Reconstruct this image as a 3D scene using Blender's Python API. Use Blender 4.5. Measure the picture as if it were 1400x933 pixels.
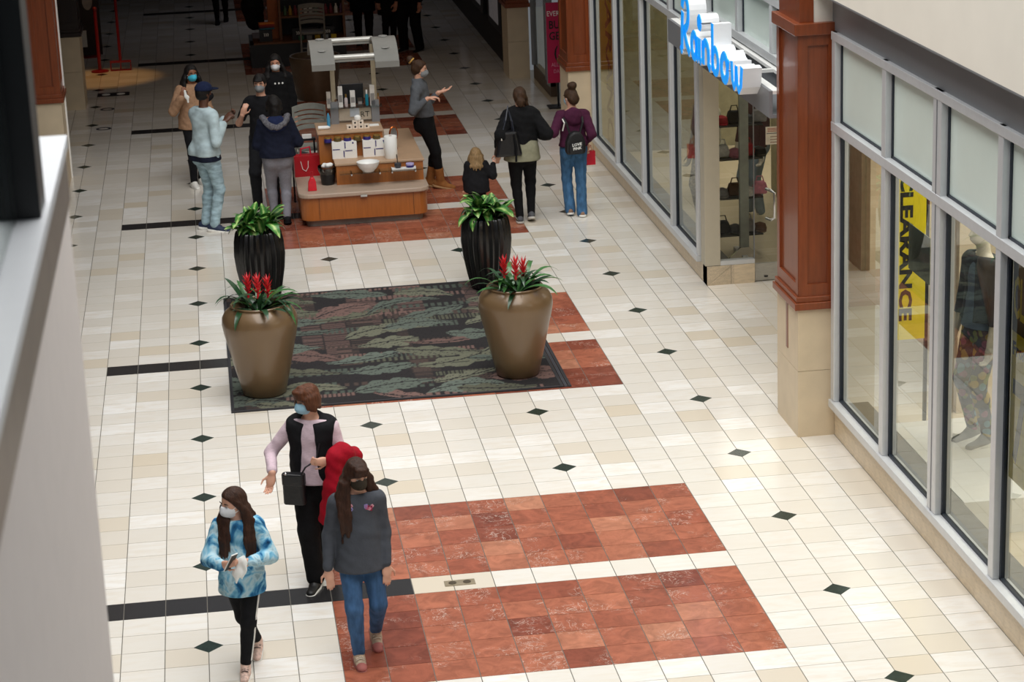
import bpy, bmesh, math, random
import numpy as np
from mathutils import Vector, Matrix

for o in list(bpy.data.objects):
    bpy.data.objects.remove(o)
SC = bpy.context.scene
COL = SC.collection
RND = random.Random(7)
PI = math.pi

# ------------------------------------------------------------------ camera
YAW, PITCH, ROLL = 0.1284513, 0.2927887, -0.0387026
CAM = Vector((0.31333, -14.98278, 6.63917))
fwd = Vector((math.sin(YAW) * math.cos(PITCH), math.cos(YAW) * math.cos(PITCH), -math.sin(PITCH)))
r0 = Vector((math.cos(YAW), -math.sin(YAW), 0))
u0 = r0.cross(fwd)
rt = r0 * math.cos(ROLL) + u0 * math.sin(ROLL)
up = -r0 * math.sin(ROLL) + u0 * math.cos(ROLL)
cd = bpy.data.cameras.new('camera')
cam = bpy.data.objects.new('camera', cd)
COL.objects.link(cam)
cam.matrix_world = Matrix(((rt.x, up.x, -fwd.x, CAM.x), (rt.y, up.y, -fwd.y, CAM.y), (rt.z, up.z, -fwd.z, CAM.z), (0, 0, 0, 1)))
cd.sensor_width = 36.0
cd.lens = 3110.15 / 1400 * 36.0
cd.clip_start, cd.clip_end = 0.1, 200
cd.dof.use_dof = True
cd.dof.focus_distance = 19.5
cd.dof.aperture_fstop = 7.0
SC.camera = cam

# ------------------------------------------------------------------ exposure, sky, skylight
vs = SC.view_settings
vs.view_transform = 'Standard'
vs.look = 'None'
vs.gamma = 1
vs.exposure = 0.0
vs.use_curve_mapping = False
SC.cycles.use_denoising = True
SC.cycles.max_bounces = 10
SC.cycles.transparent_max_bounces = 16
SC.cycles.caustics_reflective = False
SC.cycles.caustics_refractive = False

W = bpy.data.worlds.new('sky')
SC.world = W
W.use_nodes = True
W.node_tree.nodes['Background'].inputs[0].default_value = (0.86, 0.93, 1.0, 1)
W.node_tree.nodes['Background'].inputs[1].default_value = 0.16


def area(name, loc, sx, sy, power, col, rot=(0, 0, 0)):
    d = bpy.data.lights.new(name, 'AREA')
    d.shape = 'RECTANGLE'
    d.size, d.size_y, d.energy, d.color = sx, sy, power, col
    o = bpy.data.objects.new(name, d)
    COL.objects.link(o)
    o.location, o.rotation_euler = loc, rot
    return o


area('skylight', (2.1, 0.2, 12.0), 8, 20, 2450, (1.0, 0.99, 0.97))
area('atrium_lamp_far', (1.9, 15.0, 3.95), 3.0, 2.0, 14, (1.0, 0.93, 0.86))
area('corridor_lamp', (2.0, 21.0, 3.9), 1.4, 1.4, 9, (1.0, 0.80, 0.62))
area('corridor_lamp', (2.0, 29.0, 3.9), 2.0, 2.0, 10, (0.9, 0.9, 1.0))
area('shop_lamp', (8.6, 0.5, 3.62), 4.5, 7.0, 260, (1.0, 0.95, 0.86))
area('shop_lamp', (8.6, 11.0, 3.62), 4.5, 7.0, 190, (1.0, 0.94, 0.84))
sd = bpy.data.lights.new('left_shop_lamp', 'SPOT')
sd.energy, sd.color, sd.spot_size, sd.spot_blend, sd.shadow_soft_size = 130, (1.0, 0.5, 0.14), 0.62, 0.6, 0.05
so = bpy.data.objects.new('left_shop_lamp', sd)
COL.objects.link(so)
so.location = (-1.5, 24.0, 3.6)

# ------------------------------------------------------------------ materials


def lin(c):
    if isinstance(c, str):
        c = tuple(int(c[i:i + 2], 16) / 255 for i in (0, 2, 4))
    return tuple((x / 12.92 if x <= 0.04045 else ((x + 0.055) / 1.055) ** 2.4) for x in c)


class NT:
    def __init__(s, name):
        s.m = bpy.data.materials.new(name)
        s.m.use_nodes = True
        s.t = s.m.node_tree
        s.b = s.t.nodes['Principled BSDF']

    def n(s, kind, **kw):
        o = s.t.nodes.new(kind)
        for k, v in kw.items():
            if k.startswith('i_'):
                key = k[2:]
                o.inputs[int(key) if key.isdigit() else key.replace('_', ' ')].default_value = v
            else:
                setattr(o, k, v)
        return o

    def l(s, a, b):
        s.t.links.new(a, b)

    def math(s, op, a, b=None, c=None):
        o = s.n('ShaderNodeMath', operation=op)
        for i, v in enumerate((a, b, c)):
            if v is None:
                continue
            if hasattr(v, 'is_output'):
                s.l(v, o.inputs[i])
            else:
                o.inputs[i].default_value = v
        return o.outputs[0]

    def mix(s, fac, a, b):
        o = s.n('ShaderNodeMix', data_type='RGBA')
        for i, v in ((0, fac), (6, a), (7, b)):
            if hasattr(v, 'is_output'):
                s.l(v, o.inputs[i])
            elif i == 0:
                o.inputs[0].default_value = v
            else:
                o.inputs[i].default_value = (*v, 1)
        return o.outputs[2]

    def ramp(s, fac, stops, interp='LINEAR'):
        o = s.n('ShaderNodeValToRGB')
        o.color_ramp.interpolation = interp
        e = o.color_ramp.elements
        while len(e) < len(stops):
            e.new(0.5)
        for i, (p, c) in enumerate(stops):
            e[i].position = p
            e[i].color = (*c, 1)
        s.l(fac, o.inputs[0])
        return o.outputs[0]

    def noise(s, vec, scale, detail=3, rough=0.5, dist=0.0):
        o = s.n('ShaderNodeTexNoise')
        o.inputs['Scale'].default_value = scale
        o.inputs['Detail'].default_value = detail
        o.inputs['Roughness'].default_value = rough
        o.inputs['Distortion'].default_value = dist
        s.l(vec, o.inputs['Vector'])
        return o.outputs[0]

    def scaled(s, vec, sc):
        o = s.n('ShaderNodeMapping')
        o.inputs['Scale'].default_value = sc
        s.l(vec, o.inputs['Vector'])
        return o.outputs[0]

    def bump(s, h, strength=0.2, dist=0.01):
        o = s.n('ShaderNodeBump')
        o.inputs['Strength'].default_value = strength
        o.inputs['Distance'].default_value = dist
        s.l(h, o.inputs['Height'])
        s.l(o.outputs[0], s.b.inputs['Normal'])


def mat(name, c, rough=0.6, metal=0.0, var=0.12, scale=12, stretch=(1, 1, 1), bump=0.0, spec=0.5, emit=0, coat=0.0, bscale=None):
    M = NT(name)
    c = lin(c)
    M.b.inputs['Roughness'].default_value = rough
    M.b.inputs['Metallic'].default_value = metal
    M.b.inputs['Specular IOR Level'].default_value = spec
    M.b.inputs['Coat Weight'].default_value = coat
    M.b.inputs['Coat Roughness'].default_value = 0.12
    tc = M.n('ShaderNodeTexCoord')
    v = M.scaled(tc.outputs['Object'], stretch)
    nz = M.noise(v, scale, 4)
    a = tuple(x * (1 - var) for x in c)
    b = tuple(min(1, x * (1 + var)) for x in c)
    col = M.ramp(nz, [(0.3, a), (0.7, b)])
    M.l(col, M.b.inputs['Base Color'])
    if bump:
        M.bump(M.noise(v, bscale or scale * 3, 3), bump)
    if emit:
        M.l(col, M.b.inputs['Emission Color'])
        M.b.inputs['Emission Strength'].default_value = emit
    return M.m


T = 0.305


def tile_mat(name, stops, vein, rough, kind):
    M = NT(name)
    g = M.n('ShaderNodeNewGeometry')
    sx = M.n('ShaderNodeSeparateXYZ')
    M.l(g.outputs['Position'], sx.inputs[0])
    cx = M.math('FLOOR', M.math('DIVIDE', M.math('ADD', sx.outputs[0], 0.0), T))
    cy = M.math('FLOOR', M.math('DIVIDE', sx.outputs[1], T))
    cv = M.n('ShaderNodeCombineXYZ')
    M.l(cx, cv.inputs[0])
    M.l(cy, cv.inputs[1])
    wn = M.n('ShaderNodeTexWhiteNoise', noise_dimensions='3D')
    M.l(cv.outputs[0], wn.inputs['Vector'])
    base = M.ramp(wn.outputs['Value'], stops)
    off = M.n('ShaderNodeVectorMath', operation='MULTIPLY_ADD')
    M.l(wn.outputs['Color'], off.inputs[0])
    off.inputs[1].default_value = (30, 30, 30)
    M.l(g.outputs['Position'], off.inputs[2])
    if kind == 'cream':
        st = M.scaled(off.outputs[0], (2.0, 7.0, 2.0))
        n1 = M.noise(st, 2.2, 5, 0.6, 0.6)
        f = M.ramp(n1, [(0.42, (0, 0, 0)), (0.66, (1, 1, 1))])
        f2 = M.math('MULTIPLY', M.math('MULTIPLY', f, wn.outputs['Value']), 0.55)
        col = M.mix(M.math('MULTIPLY', f2, .7), base, vein)
    else:
        n0 = M.noise(off.outputs[0], 6, 5, 0.65, 1.2)
        dark = M.ramp(n0, [(0.35, (0.62, 0.62, 0.62)), (0.65, (1.12, 1.12, 1.12))])
        mm = M.n('ShaderNodeMix', data_type='RGBA', blend_type='MULTIPLY')
        mm.inputs[0].default_value = 0.8
        M.l(base, mm.inputs[6])
        M.l(dark, mm.inputs[7])
        n1 = M.noise(off.outputs[0], 7, 6, 0.6, 2.2)
        d = M.math('ABSOLUTE', M.math('SUBTRACT', n1, 0.5))
        f = M.ramp(d, [(0.0, (1, 1, 1)), (0.014, (0, 0, 0))])
        n2 = M.noise(off.outputs[0], 2.5, 2)
        gate = M.ramp(n2, [(0.52, (0, 0, 0)), (0.62, (1, 1, 1))])
        col = M.mix(M.math('MULTIPLY', M.math('MULTIPLY', f, gate), 0.75), mm.outputs[2], vein)
    M.l(col, M.b.inputs['Base Color'])
    M.b.inputs['Roughness'].default_value = rough
    M.b.inputs['Specular IOR Level'].default_value = 0.5
    return M.m


M_CREAM = tile_mat('cream_stone_tile', [(0.0, lin('d9cdb9')), (0.10, lin('ddd6ca')), (0.4, lin('e2ddd4')), (0.8, lin('e9e5de')), (1.0, lin('f3f1ed'))], lin('d6c6ac'), 0.17, 'cream')
M_RED = tile_mat('red_marble_tile', [(0.0, lin('844636')), (0.25, lin('a05a44')), (0.8, lin('b46e54')), (1.0, lin('c08468'))], lin('e8d8ca'), 0.2, 'red')
M_BLACK = mat('black_granite', '2e2d2e', 0.22, var=0.25, scale=60)
M_GREENBLK = mat('green_black_marble', '26352f', 0.2, var=0.5, scale=40)
M_GROUT = mat('grout', '6b675f', 0.9)
M_WOODRED = mat('cherry_wood', '7e3d1d', 0.32, var=0.14, scale=6, stretch=(6, 6, 0.6), coat=0.25)
M_KWOOD = mat('honey_maple_veneer', 'a8642c', 0.38, var=0.10, scale=5, stretch=(9, 9, 0.7), coat=0.15)
M_STONE = mat('beige_stone_panel', 'd5c3a6', 0.45, var=0.05, scale=5)
M_PLINTH = mat('plinth_stone', 'd9c7ab', 0.35, var=0.10, scale=7, stretch=(2, 2, 6))
M_CREAMWALL = mat('cream_plaster', 'efe9dc', 0.75, var=0.02, scale=3)
M_GREYWALL = mat('pale_warm_grey_plaster', 'cfc6c0', 0.75, var=0.02, scale=3)
M_ALU = mat('anodised_aluminium', 'd2d4d6', 0.4, metal=0.25, var=0.03)
M_ALUGREY = mat('grey_metal_panel', '8d8f93', 0.42, metal=0.3, var=0.03, scale=2)
M_GASKET = mat('dark_gasket', '1c2430', 0.5)
M_FROST = mat('frosted_mint_glass', 'dceae2', 0.22, var=0.03, scale=1.5)
M_BLACKMET = mat('black_metal', '16171a', 0.4)
M_DARKWALL = mat('dark_shopfront', '2a2420', 0.6)
M_WHITE = mat('white_satin', 'efefec', 0.45, var=0.02)
M_WHITEPL = mat('white_paper', 'f2f2ee', 0.7, var=0.02)
M_CHROME = mat('chrome', 'd8d8d8', 0.12, metal=1.0, var=0.02)
M_GOLDPOT = mat('bronze_glazed_resin', '725b40', 0.36, metal=0.12, var=0.06, scale=3, coat=0.35)
M_BLKPOT = mat('black_glazed_fibreglass', '0f0f11', 0.28, var=0.2, coat=0.3)
M_SOIL = mat('bark_soil', '3a2619', 0.95, var=0.4, scale=60, bump=0.8)


def glass_mat(name, tint, refl=1.0, dull=0.0):
    m = bpy.data.materials.new(name)
    m.use_nodes = True
    t = m.node_tree
    t.nodes.clear()
    out = t.nodes.new('ShaderNodeOutputMaterial')
    tr = t.nodes.new('ShaderNodeBsdfTransparent')
    tr.inputs[0].default_value = (*tint, 1)
    gl = t.nodes.new('ShaderNodeBsdfGlossy')
    gl.inputs['Roughness'].default_value = 0.01
    gl.inputs[0].default_value = (0.95, 1.0, 0.98, 1)
    fr = t.nodes.new('ShaderNodeFresnel')
    fr.inputs[0].default_value = 1.5
    mu = t.nodes.new('ShaderNodeMath')
    mu.operation = 'MULTIPLY'
    mu.use_clamp = True
    mu.inputs[1].default_value = refl
    mx = t.nodes.new('ShaderNodeMixShader')
    t.links.new(fr.outputs[0], mu.inputs[0])
    t.links.new(mu.outputs[0], mx.inputs[0])
    t.links.new(tr.outputs[0], mx.inputs[1])
    t.links.new(gl.outputs[0], mx.inputs[2])
    t.links.new(mx.outputs[0], out.inputs[0])
    return m


M_GLASS = glass_mat('shop_window_glass', (0.92, 0.97, 0.94), 1.2)
M_CLEAR = glass_mat('clear_glass', (0.96, 0.98, 0.97), 0.8)

# ------------------------------------------------------------------ object helpers


def link(name, me, m=None, parent=None):
    o = bpy.data.objects.new(name, me)
    COL.objects.link(o)
    if m is not None and me is not None and not me.materials:
        for x in (m if isinstance(m, (list, tuple)) else [m]):
            me.materials.append(x)
    if parent is not None:
        o.parent = parent
    return o


def tag(o, label, cat, group=None):
    o['label'] = label
    o['category'] = cat
    if group:
        o['group'] = group
    return o


def empty(name, loc, rz=0, label=None, cat=None, group=None):
    o = bpy.data.objects.new(name, None)
    COL.objects.link(o)
    o.empty_display_size = 0.1
    o.location = loc
    o.rotation_euler = (0, 0, rz)
    if label:
        tag(o, label, cat, group)
    return o


def structure(o):
    o['kind'] = 'structure'
    return o


def stuff(o):
    o['kind'] = 'stuff'
    return o


def copy_tree(o, parent=None):
    c = o.copy()
    COL.objects.link(c)
    c.parent = parent
    for ch in list(o.children):
        copy_tree(ch, c)
    return c


class B:
    """collects shapes into one mesh"""

    def __init__(s):
        s.v, s.f, s.mi = [], [], []
        s.cur = 0

    def add(s, vs, fs):
        n = len(s.v)
        s.v += [tuple(v) for v in vs]
        s.f += [tuple(i + n for i in f) for f in fs]
        s.mi += [s.cur] * len(fs)
        return s

    def box(s, x0, x1, y0, y1, z0, z1):
        vs = [(x, y, z) for z in (z0, z1) for y in (y0, y1) for x in (x0, x1)]
        return s.add(vs, [(0, 2, 3, 1), (4, 5, 7, 6), (0, 1, 5, 4), (2, 6, 7, 3), (0, 4, 6, 2), (1, 3, 7, 5)])

    def prism(s, poly, z0, z1, axis='z'):
        """extrude a counter-clockwise polygon"""
        n = len(poly)
        f3 = {'z': lambda a, b, c: (a, b, c), 'x': lambda a, b, c: (c, a, b), 'y': lambda a, b, c: (a, c, b)}[axis]
        vs = [f3(a, b, z0) for a, b in poly] + [f3(a, b, z1) for a, b in poly]
        fs = [tuple(range(n))[::-1], tuple(range(n, 2 * n))] + [(i, (i + 1) % n, n + (i + 1) % n, n + i) for i in range(n)]
        if axis == 'y':
            fs = [f[::-1] for f in fs]
        return s.add(vs, fs)

    def lathe(s, prof, n=24, c=(0, 0, 0), rib=0, ribd=0.0, cap=True):
        vs, fs = [], []
        for r, z in prof:
            for k in range(n):
                a = 2 * PI * k / n
                rr = r * (1 - ribd * (0.5 + 0.5 * math.cos(a * rib))) if rib else r
                vs.append((c[0] + rr * math.cos(a), c[1] + rr * math.sin(a), c[2] + z))
        for i in range(len(prof) - 1):
            for k in range(n):
                fs.append((i * n + k, i * n + (k + 1) % n, (i + 1) * n + (k + 1) % n, (i + 1) * n + k))
        if cap:
            fs.append(tuple(range(n))[::-1])
            m = (len(prof) - 1) * n
            fs.append(tuple(m + k for k in range(n)))
        return s.add(vs, fs)

    def tube(s, pts, r, n=8, cap=True):
        pts = [Vector(p) for p in pts]
        rs = r if isinstance(r, (list, tuple)) else [r] * len(pts)
        vs, fs = [], []
        t0 = None
        for i, p in enumerate(pts):
            t = (pts[min(i + 1, len(pts) - 1)] - pts[max(i - 1, 0)]).normalized()
            if t0 is None:
                a = t.orthogonal().normalized()
            else:
                a = (a - t * a.dot(t)).normalized()
            t0 = t
            b = t.cross(a)
            for k in range(n):
                w = 2 * PI * k / n
                vs.append(p + (a * math.cos(w) + b * math.sin(w)) * rs[i])
        for i in range(len(pts) - 1):
            for k in range(n):
                fs.append((i * n + k, i * n + (k + 1) % n, (i + 1) * n + (k + 1) % n, (i + 1) * n + k))
        if cap:
            fs.append(tuple(range(n))[::-1])
            m = (len(pts) - 1) * n
            fs.append(tuple(m + k for k in range(n)))
        return s.add(vs, fs)

    def ball(s, c, r, n=12, m=8):
        rx, ry, rz = r if isinstance(r, (list, tuple)) else (r, r, r)
        prof = [(math.sin(PI * (i + 0.02) / (m + 0.04)), -math.cos(PI * (i + 0.02) / (m + 0.04))) for i in range(m + 1)]
        k0 = len(s.v)
        s.lathe(prof, n)
        for i in range(k0, len(s.v)):
            v = s.v[i]
            s.v[i] = (c[0] + v[0] * rx, c[1] + v[1] * ry, c[2] + v[2] * rz)
        return s

    def mesh(s, name, smooth=False):
        me = bpy.data.meshes.new(name)
        me.from_pydata(s.v, [], s.f)
        if any(s.mi):
            me.polygons.foreach_set('material_index', s.mi)
        if smooth:
            me.polygons.foreach_set('use_smooth', [True] * len(me.polygons))
            try:
                me.set_sharp_from_angle(angle=0.7)
            except Exception:
                pass
        me.update()
        return me

    def obj(s, name, m, parent=None, smooth=False, loc=None, bevel=0.0):
        o = link(name, s.mesh(name, smooth), m, parent)
        if loc:
            o.location = loc
        if bevel:
            b = o.modifiers.new('bevel', 'BEVEL')
            b.width = bevel
            b.segments = 2
            b.limit_method = 'ANGLE'
        return o


def box(name, x0, x1, y0, y1, z0, z1, m, parent=None, bevel=0.0):
    """a box whose origin is at its base centre"""
    cx, cy = (x0 + x1) / 2, (y0 + y1) / 2
    return B().box(x0 - cx, x1 - cx, y0 - cy, y1 - cy, 0, z1 - z0).obj(name, m, parent, loc=(cx, cy, z0), bevel=bevel)


def rrect(x0, x1, y0, y1, r, n=5):
    out = []
    for cx, cy, a0 in ((x1 - r, y1 - r, 0), (x0 + r, y1 - r, 90), (x0 + r, y0 + r, 180), (x1 - r, y0 + r, 270)):
        for k in range(n + 1):
            a = math.radians(a0 + 90 * k / n)
            out.append((cx + r * math.cos(a), cy + r * math.sin(a)))
    return out


def text(name, s, size, m, parent, loc, ex, ey, depth=0.002, sx=1.0, align='LEFT', bold=0.0, font_rot=0):
    """flat lettering: ex is the reading direction, ey the letter-up direction"""
    c = bpy.data.curves.new('txt', 'FONT')
    c.body = s
    c.size = size
    c.extrude = depth
    c.offset = bold
    c.align_x = align
    c.resolution_u = 2
    o = bpy.data.objects.new('txt', c)
    COL.objects.link(o)
    dg = bpy.context.evaluated_depsgraph_get()
    me = bpy.data.meshes.new_from_object(o.evaluated_get(dg))
    bpy.data.objects.remove(o)
    ex, ey = Vector(ex).normalized(), Vector(ey).normalized()
    ez = ex.cross(ey)
    R = Matrix(((ex.x * sx, ey.x, ez.x, loc[0]), (ex.y * sx, ey.y, ez.y, loc[1]), (ex.z * sx, ey.z, ez.z, loc[2]), (0, 0, 0, 1)))
    me.transform(R)
    me.materials.clear()
    return link(name, me, m, parent)


def pix(p):
    d = Vector(p) - CAM
    z = d.dot(fwd)
    return 700 + 3110.15 * d.dot(rt) / z, 466.5 - 3110.15 * d.dot(up) / z, z
# ------------------------------------------------------------------ floor
XW = 18 * T          # right wall plane, 5.49
XL = -2.05           # left wall plane
Y0, Y1 = -8 * T, 150 * T
floor = structure(B().box(XL - 3.0, XW, Y0, Y1, -0.12, -0.003).obj('floor', M_GROUT))


def zone(i, j):
    """what lies in cell (i, j): cream, red, black or nothing (under the mat)"""
    if 1 <= i < 11 and 18 <= j < 30:
        return None
    k = (j + 3) % 20
    if j >= -3 and k < 11:
        if k == 5:
            return 'black' if -3 <= i < 5 else 'cream'
        if 3 <= i < 13:
            return 'red'
    return 'cream'


GX, GY = 0.0032, 0.0025
tile_me = {}
for nm, m in (('cream', M_CREAM), ('red', M_RED), ('black', M_BLACK)):
    b = B()
    x0, x1, y0, y1 = GX, T - GX, GY, T - GY
    b.add([(x0, y0, -0.02), (x1, y0, -0.02), (x1, y1, -0.02), (x0, y1, -0.02), (x0, y0, 0), (x1, y0, 0), (x1, y1, 0), (x0, y1, 0)],
          [(4, 5, 6, 7), (0, 1, 5, 4), (1, 2, 6, 5), (2, 3, 7, 6), (3, 0, 4, 7)])
    me = b.mesh(nm + '_tile')
    me.materials.append(m)
    tile_me[nm] = me
cells = []
for j in range(-8, 150):
    for i in range(-7, 18):
        z = zone(i, j)
        if z:
            px, py, d = pix(((i + .5) * T, (j + .5) * T, 0))
            vis = 95 < px < 1410 and -5 < py < 945
            cells.append((0 if vis else 1, d, i, j, z))
    if 13 <= j < 28:
        for i in range(18, 26):
            cells.append((1, 99, i, j, 'cream'))
cells.sort()
left_over = {'cream': B(), 'red': B(), 'black': B()}
used = {'cream': 0, 'red': 0, 'black': 0}
PNAME = {'cream': 'floor_tile', 'red': 'red_marble_tile', 'black': 'black_band_tile'}
for nv, d, i, j, z in cells:
    if nv == 0 and used[z] < 300:
        used[z] += 1
        o = link(PNAME[z], tile_me[z], None, floor)
        o.location = (i * T, j * T, 0)
    else:
        a, b_, c, e = i * T + GX, (i + 1) * T - GX, j * T + GY, (j + 1) * T - GY
        left_over[z].add([(a, c, -0.02), (b_, c, -0.02), (b_, e, -0.02), (a, e, -0.02), (a, c, 0), (b_, c, 0), (b_, e, 0), (a, e, 0)],
                         [(4, 5, 6, 7), (0, 1, 5, 4), (1, 2, 6, 5), (2, 3, 7, 6), (3, 0, 4, 7)])
for z, m in (('cream', M_CREAM), ('red', M_RED), ('black', M_BLACK)):
    if left_over[z].v:
        stuff(left_over[z].obj({'cream': 'far_floor_tiles', 'red': 'far_red_tiles', 'black': 'far_black_tiles'}[z], m, floor))
# diamonds
b = B()
q = 0.345 * T
b.prism([(q, 0), (0, q), (-q, 0), (0, -q)], -0.01, 0.0012)
dm = b.mesh('diamond_inlay')
dm.materials.append(M_GREENBLK)
for a in (-5, 0, 5, 10, 15):
    for j in range(-5, 111, 5):
        k = (j + 3) % 20
        if a in (5, 10) and (k <= 11 or j == 30):
            continue
        o = link('diamond_inlay', dm, None, floor)
        o.location = (a * T, j * T, 0)
# floor outlet plate in the white band
dr = empty('floor_outlet_plate', (1.88, 0.745, 0.0), 0.0, 'small brass floor outlet plate in the cream band between red marble panels', 'outlet')
box('plate', -0.115, 0.115, -0.05, 0.05, 0.0005, 0.005, mat('aged_brass', 'a0937c', 0.4, metal=0.4), dr)
for sx in (-0.055, 0.055):
    B().lathe([(0.03, 0), (0.03, 0.003)], 14).obj('outlet_cover', mat('dark_brass', '5e5444', 0.4, metal=0.5), dr, loc=(sx, 0, 0.005))
# floor sticker and ring stickers near the left shop
st = empty('floor_sticker', (-1.27, 22.4, 0.001), 0, 'black floor sticker with two white footprints at left shop entrance', 'sticker')
box('backing', -0.26, 0.26, -0.16, 0.16, 0.0003, 0.003, mat('black_vinyl', '15161a', 0.5), st)
for sx in (-0.12, 0.12):
    B().prism([(0.07 * math.cos(a), 0.09 * math.sin(a)) for a in [k * PI / 6 for k in range(12)]], 0.003, 0.004).obj('footprint', M_WHITEPL, st, loc=(sx, 0, 0))
for k, (x, y) in enumerate(((-1.33, 21.1), (-1.34, 19.5))):
    rg = B()
    n = 20
    for r_a, r_b in ((0.075, 0.115),):
        vs = [(r * math.cos(2 * PI * q_ / n), r * math.sin(2 * PI * q_ / n), z) for r, z in ((r_a, 0.0004), (r_b, 0.0004), (r_b, 0.003), (r_a, 0.003)) for q_ in range(n)]
        fs = [(a * n + q_, a * n + (q_ + 1) % n, ((a + 1) % 4) * n + (q_ + 1) % n, ((a + 1) % 4) * n + q_) for a in range(4) for q_ in range(n)]
        rg.add(vs, fs)
    tag(rg.obj('ring_sticker', mat('dark_blue_vinyl', '1d2130', 0.5), None, loc=(x, y, 0)), ('dark ring sticker on floor, farther of the two beside left pillar', 'dark ring sticker on floor, nearer of the two beside left pillar')[k], 'sticker', 'ring stickers on the floor')

# ------------------------------------------------------------------ patterned entrance mat
mat_root = empty('floor_mat', (1 * T, 17.25 * T, 0), 0, 'dark patterned carpet mat with leaf motifs set between four planters', 'mat')
MW, MH = 10.05 * T, 12.95 * T
nx, ny = 210, 200


def mat_pattern(u, v):
    """colours of the woven leaf pattern, u across, v away, in metres"""
    rs = np.random.RandomState(5)
    col = np.empty(u.shape + (3,), np.float32)
    char, olive, sage, rose, plum = [np.array(lin(c)) for c in ('2f2d2e', '68695a', '5c645c', '7a625c', '4c413d')]
    col[:] = char
    # plaid bands of fine lines
    for k in range(20):
        x0, w = rs.uniform(0, MW), rs.uniform(.06, .16)
        m = (np.abs(u - x0) < w) & (np.sin(v * rs.uniform(90, 200)) > 0.1)
        y0, l = rs.uniform(0, MH), rs.uniform(.3, 1.0)
        m &= np.abs(v - y0) < l
        col[m] = plum if k % 3 else rose * 0.8
    for k in range(34):
        y0, w = rs.uniform(0, MH), rs.uniform(.03, .09)
        m = (np.abs(v - y0) < w) & (np.sin(u * rs.uniform(60, 160) + k) > -0.2)
        x0, l = rs.uniform(0, MW), rs.uniform(.3, .9)
        m &= np.abs(u - x0) < l
        col[m] = (plum, sage * .7, rose * .85, olive * .7)[k % 4]
    # leaves: scalloped half blades with dark veins
    k = 0
    for gy in np.arange(0.10, MH, 0.44):
        for gx in np.arange(0.1, MW, 0.66):
            k += 1
            ox, oy = gx + rs.uniform(-.26, .26), gy + rs.uniform(-.16, .16)
            flip = -1 if rs.rand() < .4 else 1
            L, Wd = rs.uniform(.34, .52), rs.uniform(.16, .24)
            a = rs.uniform(-.55, .55)
            bend = rs.uniform(-.9, .9)
            du, dv = (u - ox) * flip, v - oy
            p = du * math.cos(a) + dv * math.sin(a)
            q_ = -du * math.sin(a) + dv * math.cos(a) + bend * (p * p - .06)
            t = np.clip((p + L) / (2 * L), 0, 1)
            edge = Wd * np.sin(PI * t ** .8) * (0.62 + 0.38 * np.abs(np.sin(t * PI * 3.5 + np.abs(q_) * 6)))
            lf = (np.abs(q_) < edge) & (np.abs(p) < L)
            if k % 3 == 0:
                lf &= q_ > -.03
            c = (olive, sage, olive * 1.1, rose * .85, sage * 1.1, olive * .9, sage)[k % 7]
            col[lf] = c * rs.uniform(.85, 1.1)
            vein = lf & ((np.abs(q_ - .03 * np.sin(t * 3)) < .012) | ((np.abs(np.sin((p - np.abs(q_) * 1.5 - q_ * q_ * 6) * PI / .19)) < .13) & (np.abs(q_) < edge * .8)))
            col[vein] = char
    m = (np.sin(u * 300) * np.sin(v * 41) > .75)
    col[m] = col[m] * .8
    return col


xs, ys = np.linspace(0, MW, nx), np.linspace(0, MH, ny)
gu, gv = np.meshgrid(xs, ys, indexing='ij')
vv = np.stack([gu, gv, np.full_like(gu, 0.012)], -1).reshape(-1, 3)
ii = np.arange(nx * ny).reshape(nx, ny)
ff = np.stack([ii[:-1, :-1], ii[1:, :-1], ii[1:, 1:], ii[:-1, 1:]], -1).reshape(-1, 4)
me = bpy.data.meshes.new('pile')
me.from_pydata(vv.tolist(), [], ff.tolist())
ca = me.color_attributes.new('weave', 'FLOAT_COLOR', 'POINT')
cc = np.ones((nx * ny, 4), np.float32)
cc[:, :3] = mat_pattern(gu, gv).reshape(-1, 3)
ca.data.foreach_set('color', cc.ravel())
M = NT('woven_leaf_carpet')
at = M.n('ShaderNodeVertexColor', layer_name='weave')
M.l(at.outputs[0], M.b.inputs['Base Color'])
M.b.inputs['Roughness'].default_value = 0.95
M.b.inputs['Specular IOR Level'].default_value = 0.15
g = M.n('ShaderNodeNewGeometry')
M.bump(M.noise(g.outputs['Position'], 180, 2), 0.5, 0.004)
link('pile', me, M.m, mat_root)
M_RUB = mat('black_rubber_edging', '2c2c30', 0.6)
b = B()
b.box(0, MW, -0.03, 0.0, 0.0005, 0.014).box(-0.03, 0.0, -0.03, MH + .03, 0.0005, 0.014).box(0, MW, MH, MH + .03, 0.0005, 0.014)
b.obj('rubber_edge', M_RUB, mat_root)
for k in range(3):
    box('edge_strip', MW + 0.002 + k * 0.036, MW + 0.032 + k * 0.036, -0.03, MH + .03, 0.0005, 0.012, mat('grey_rubber', '3d3e44', 0.5) if k == 1 else M_RUB, mat_root)

# ------------------------------------------------------------------ right side: pillars, shopfronts
FZ = 3.9


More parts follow.
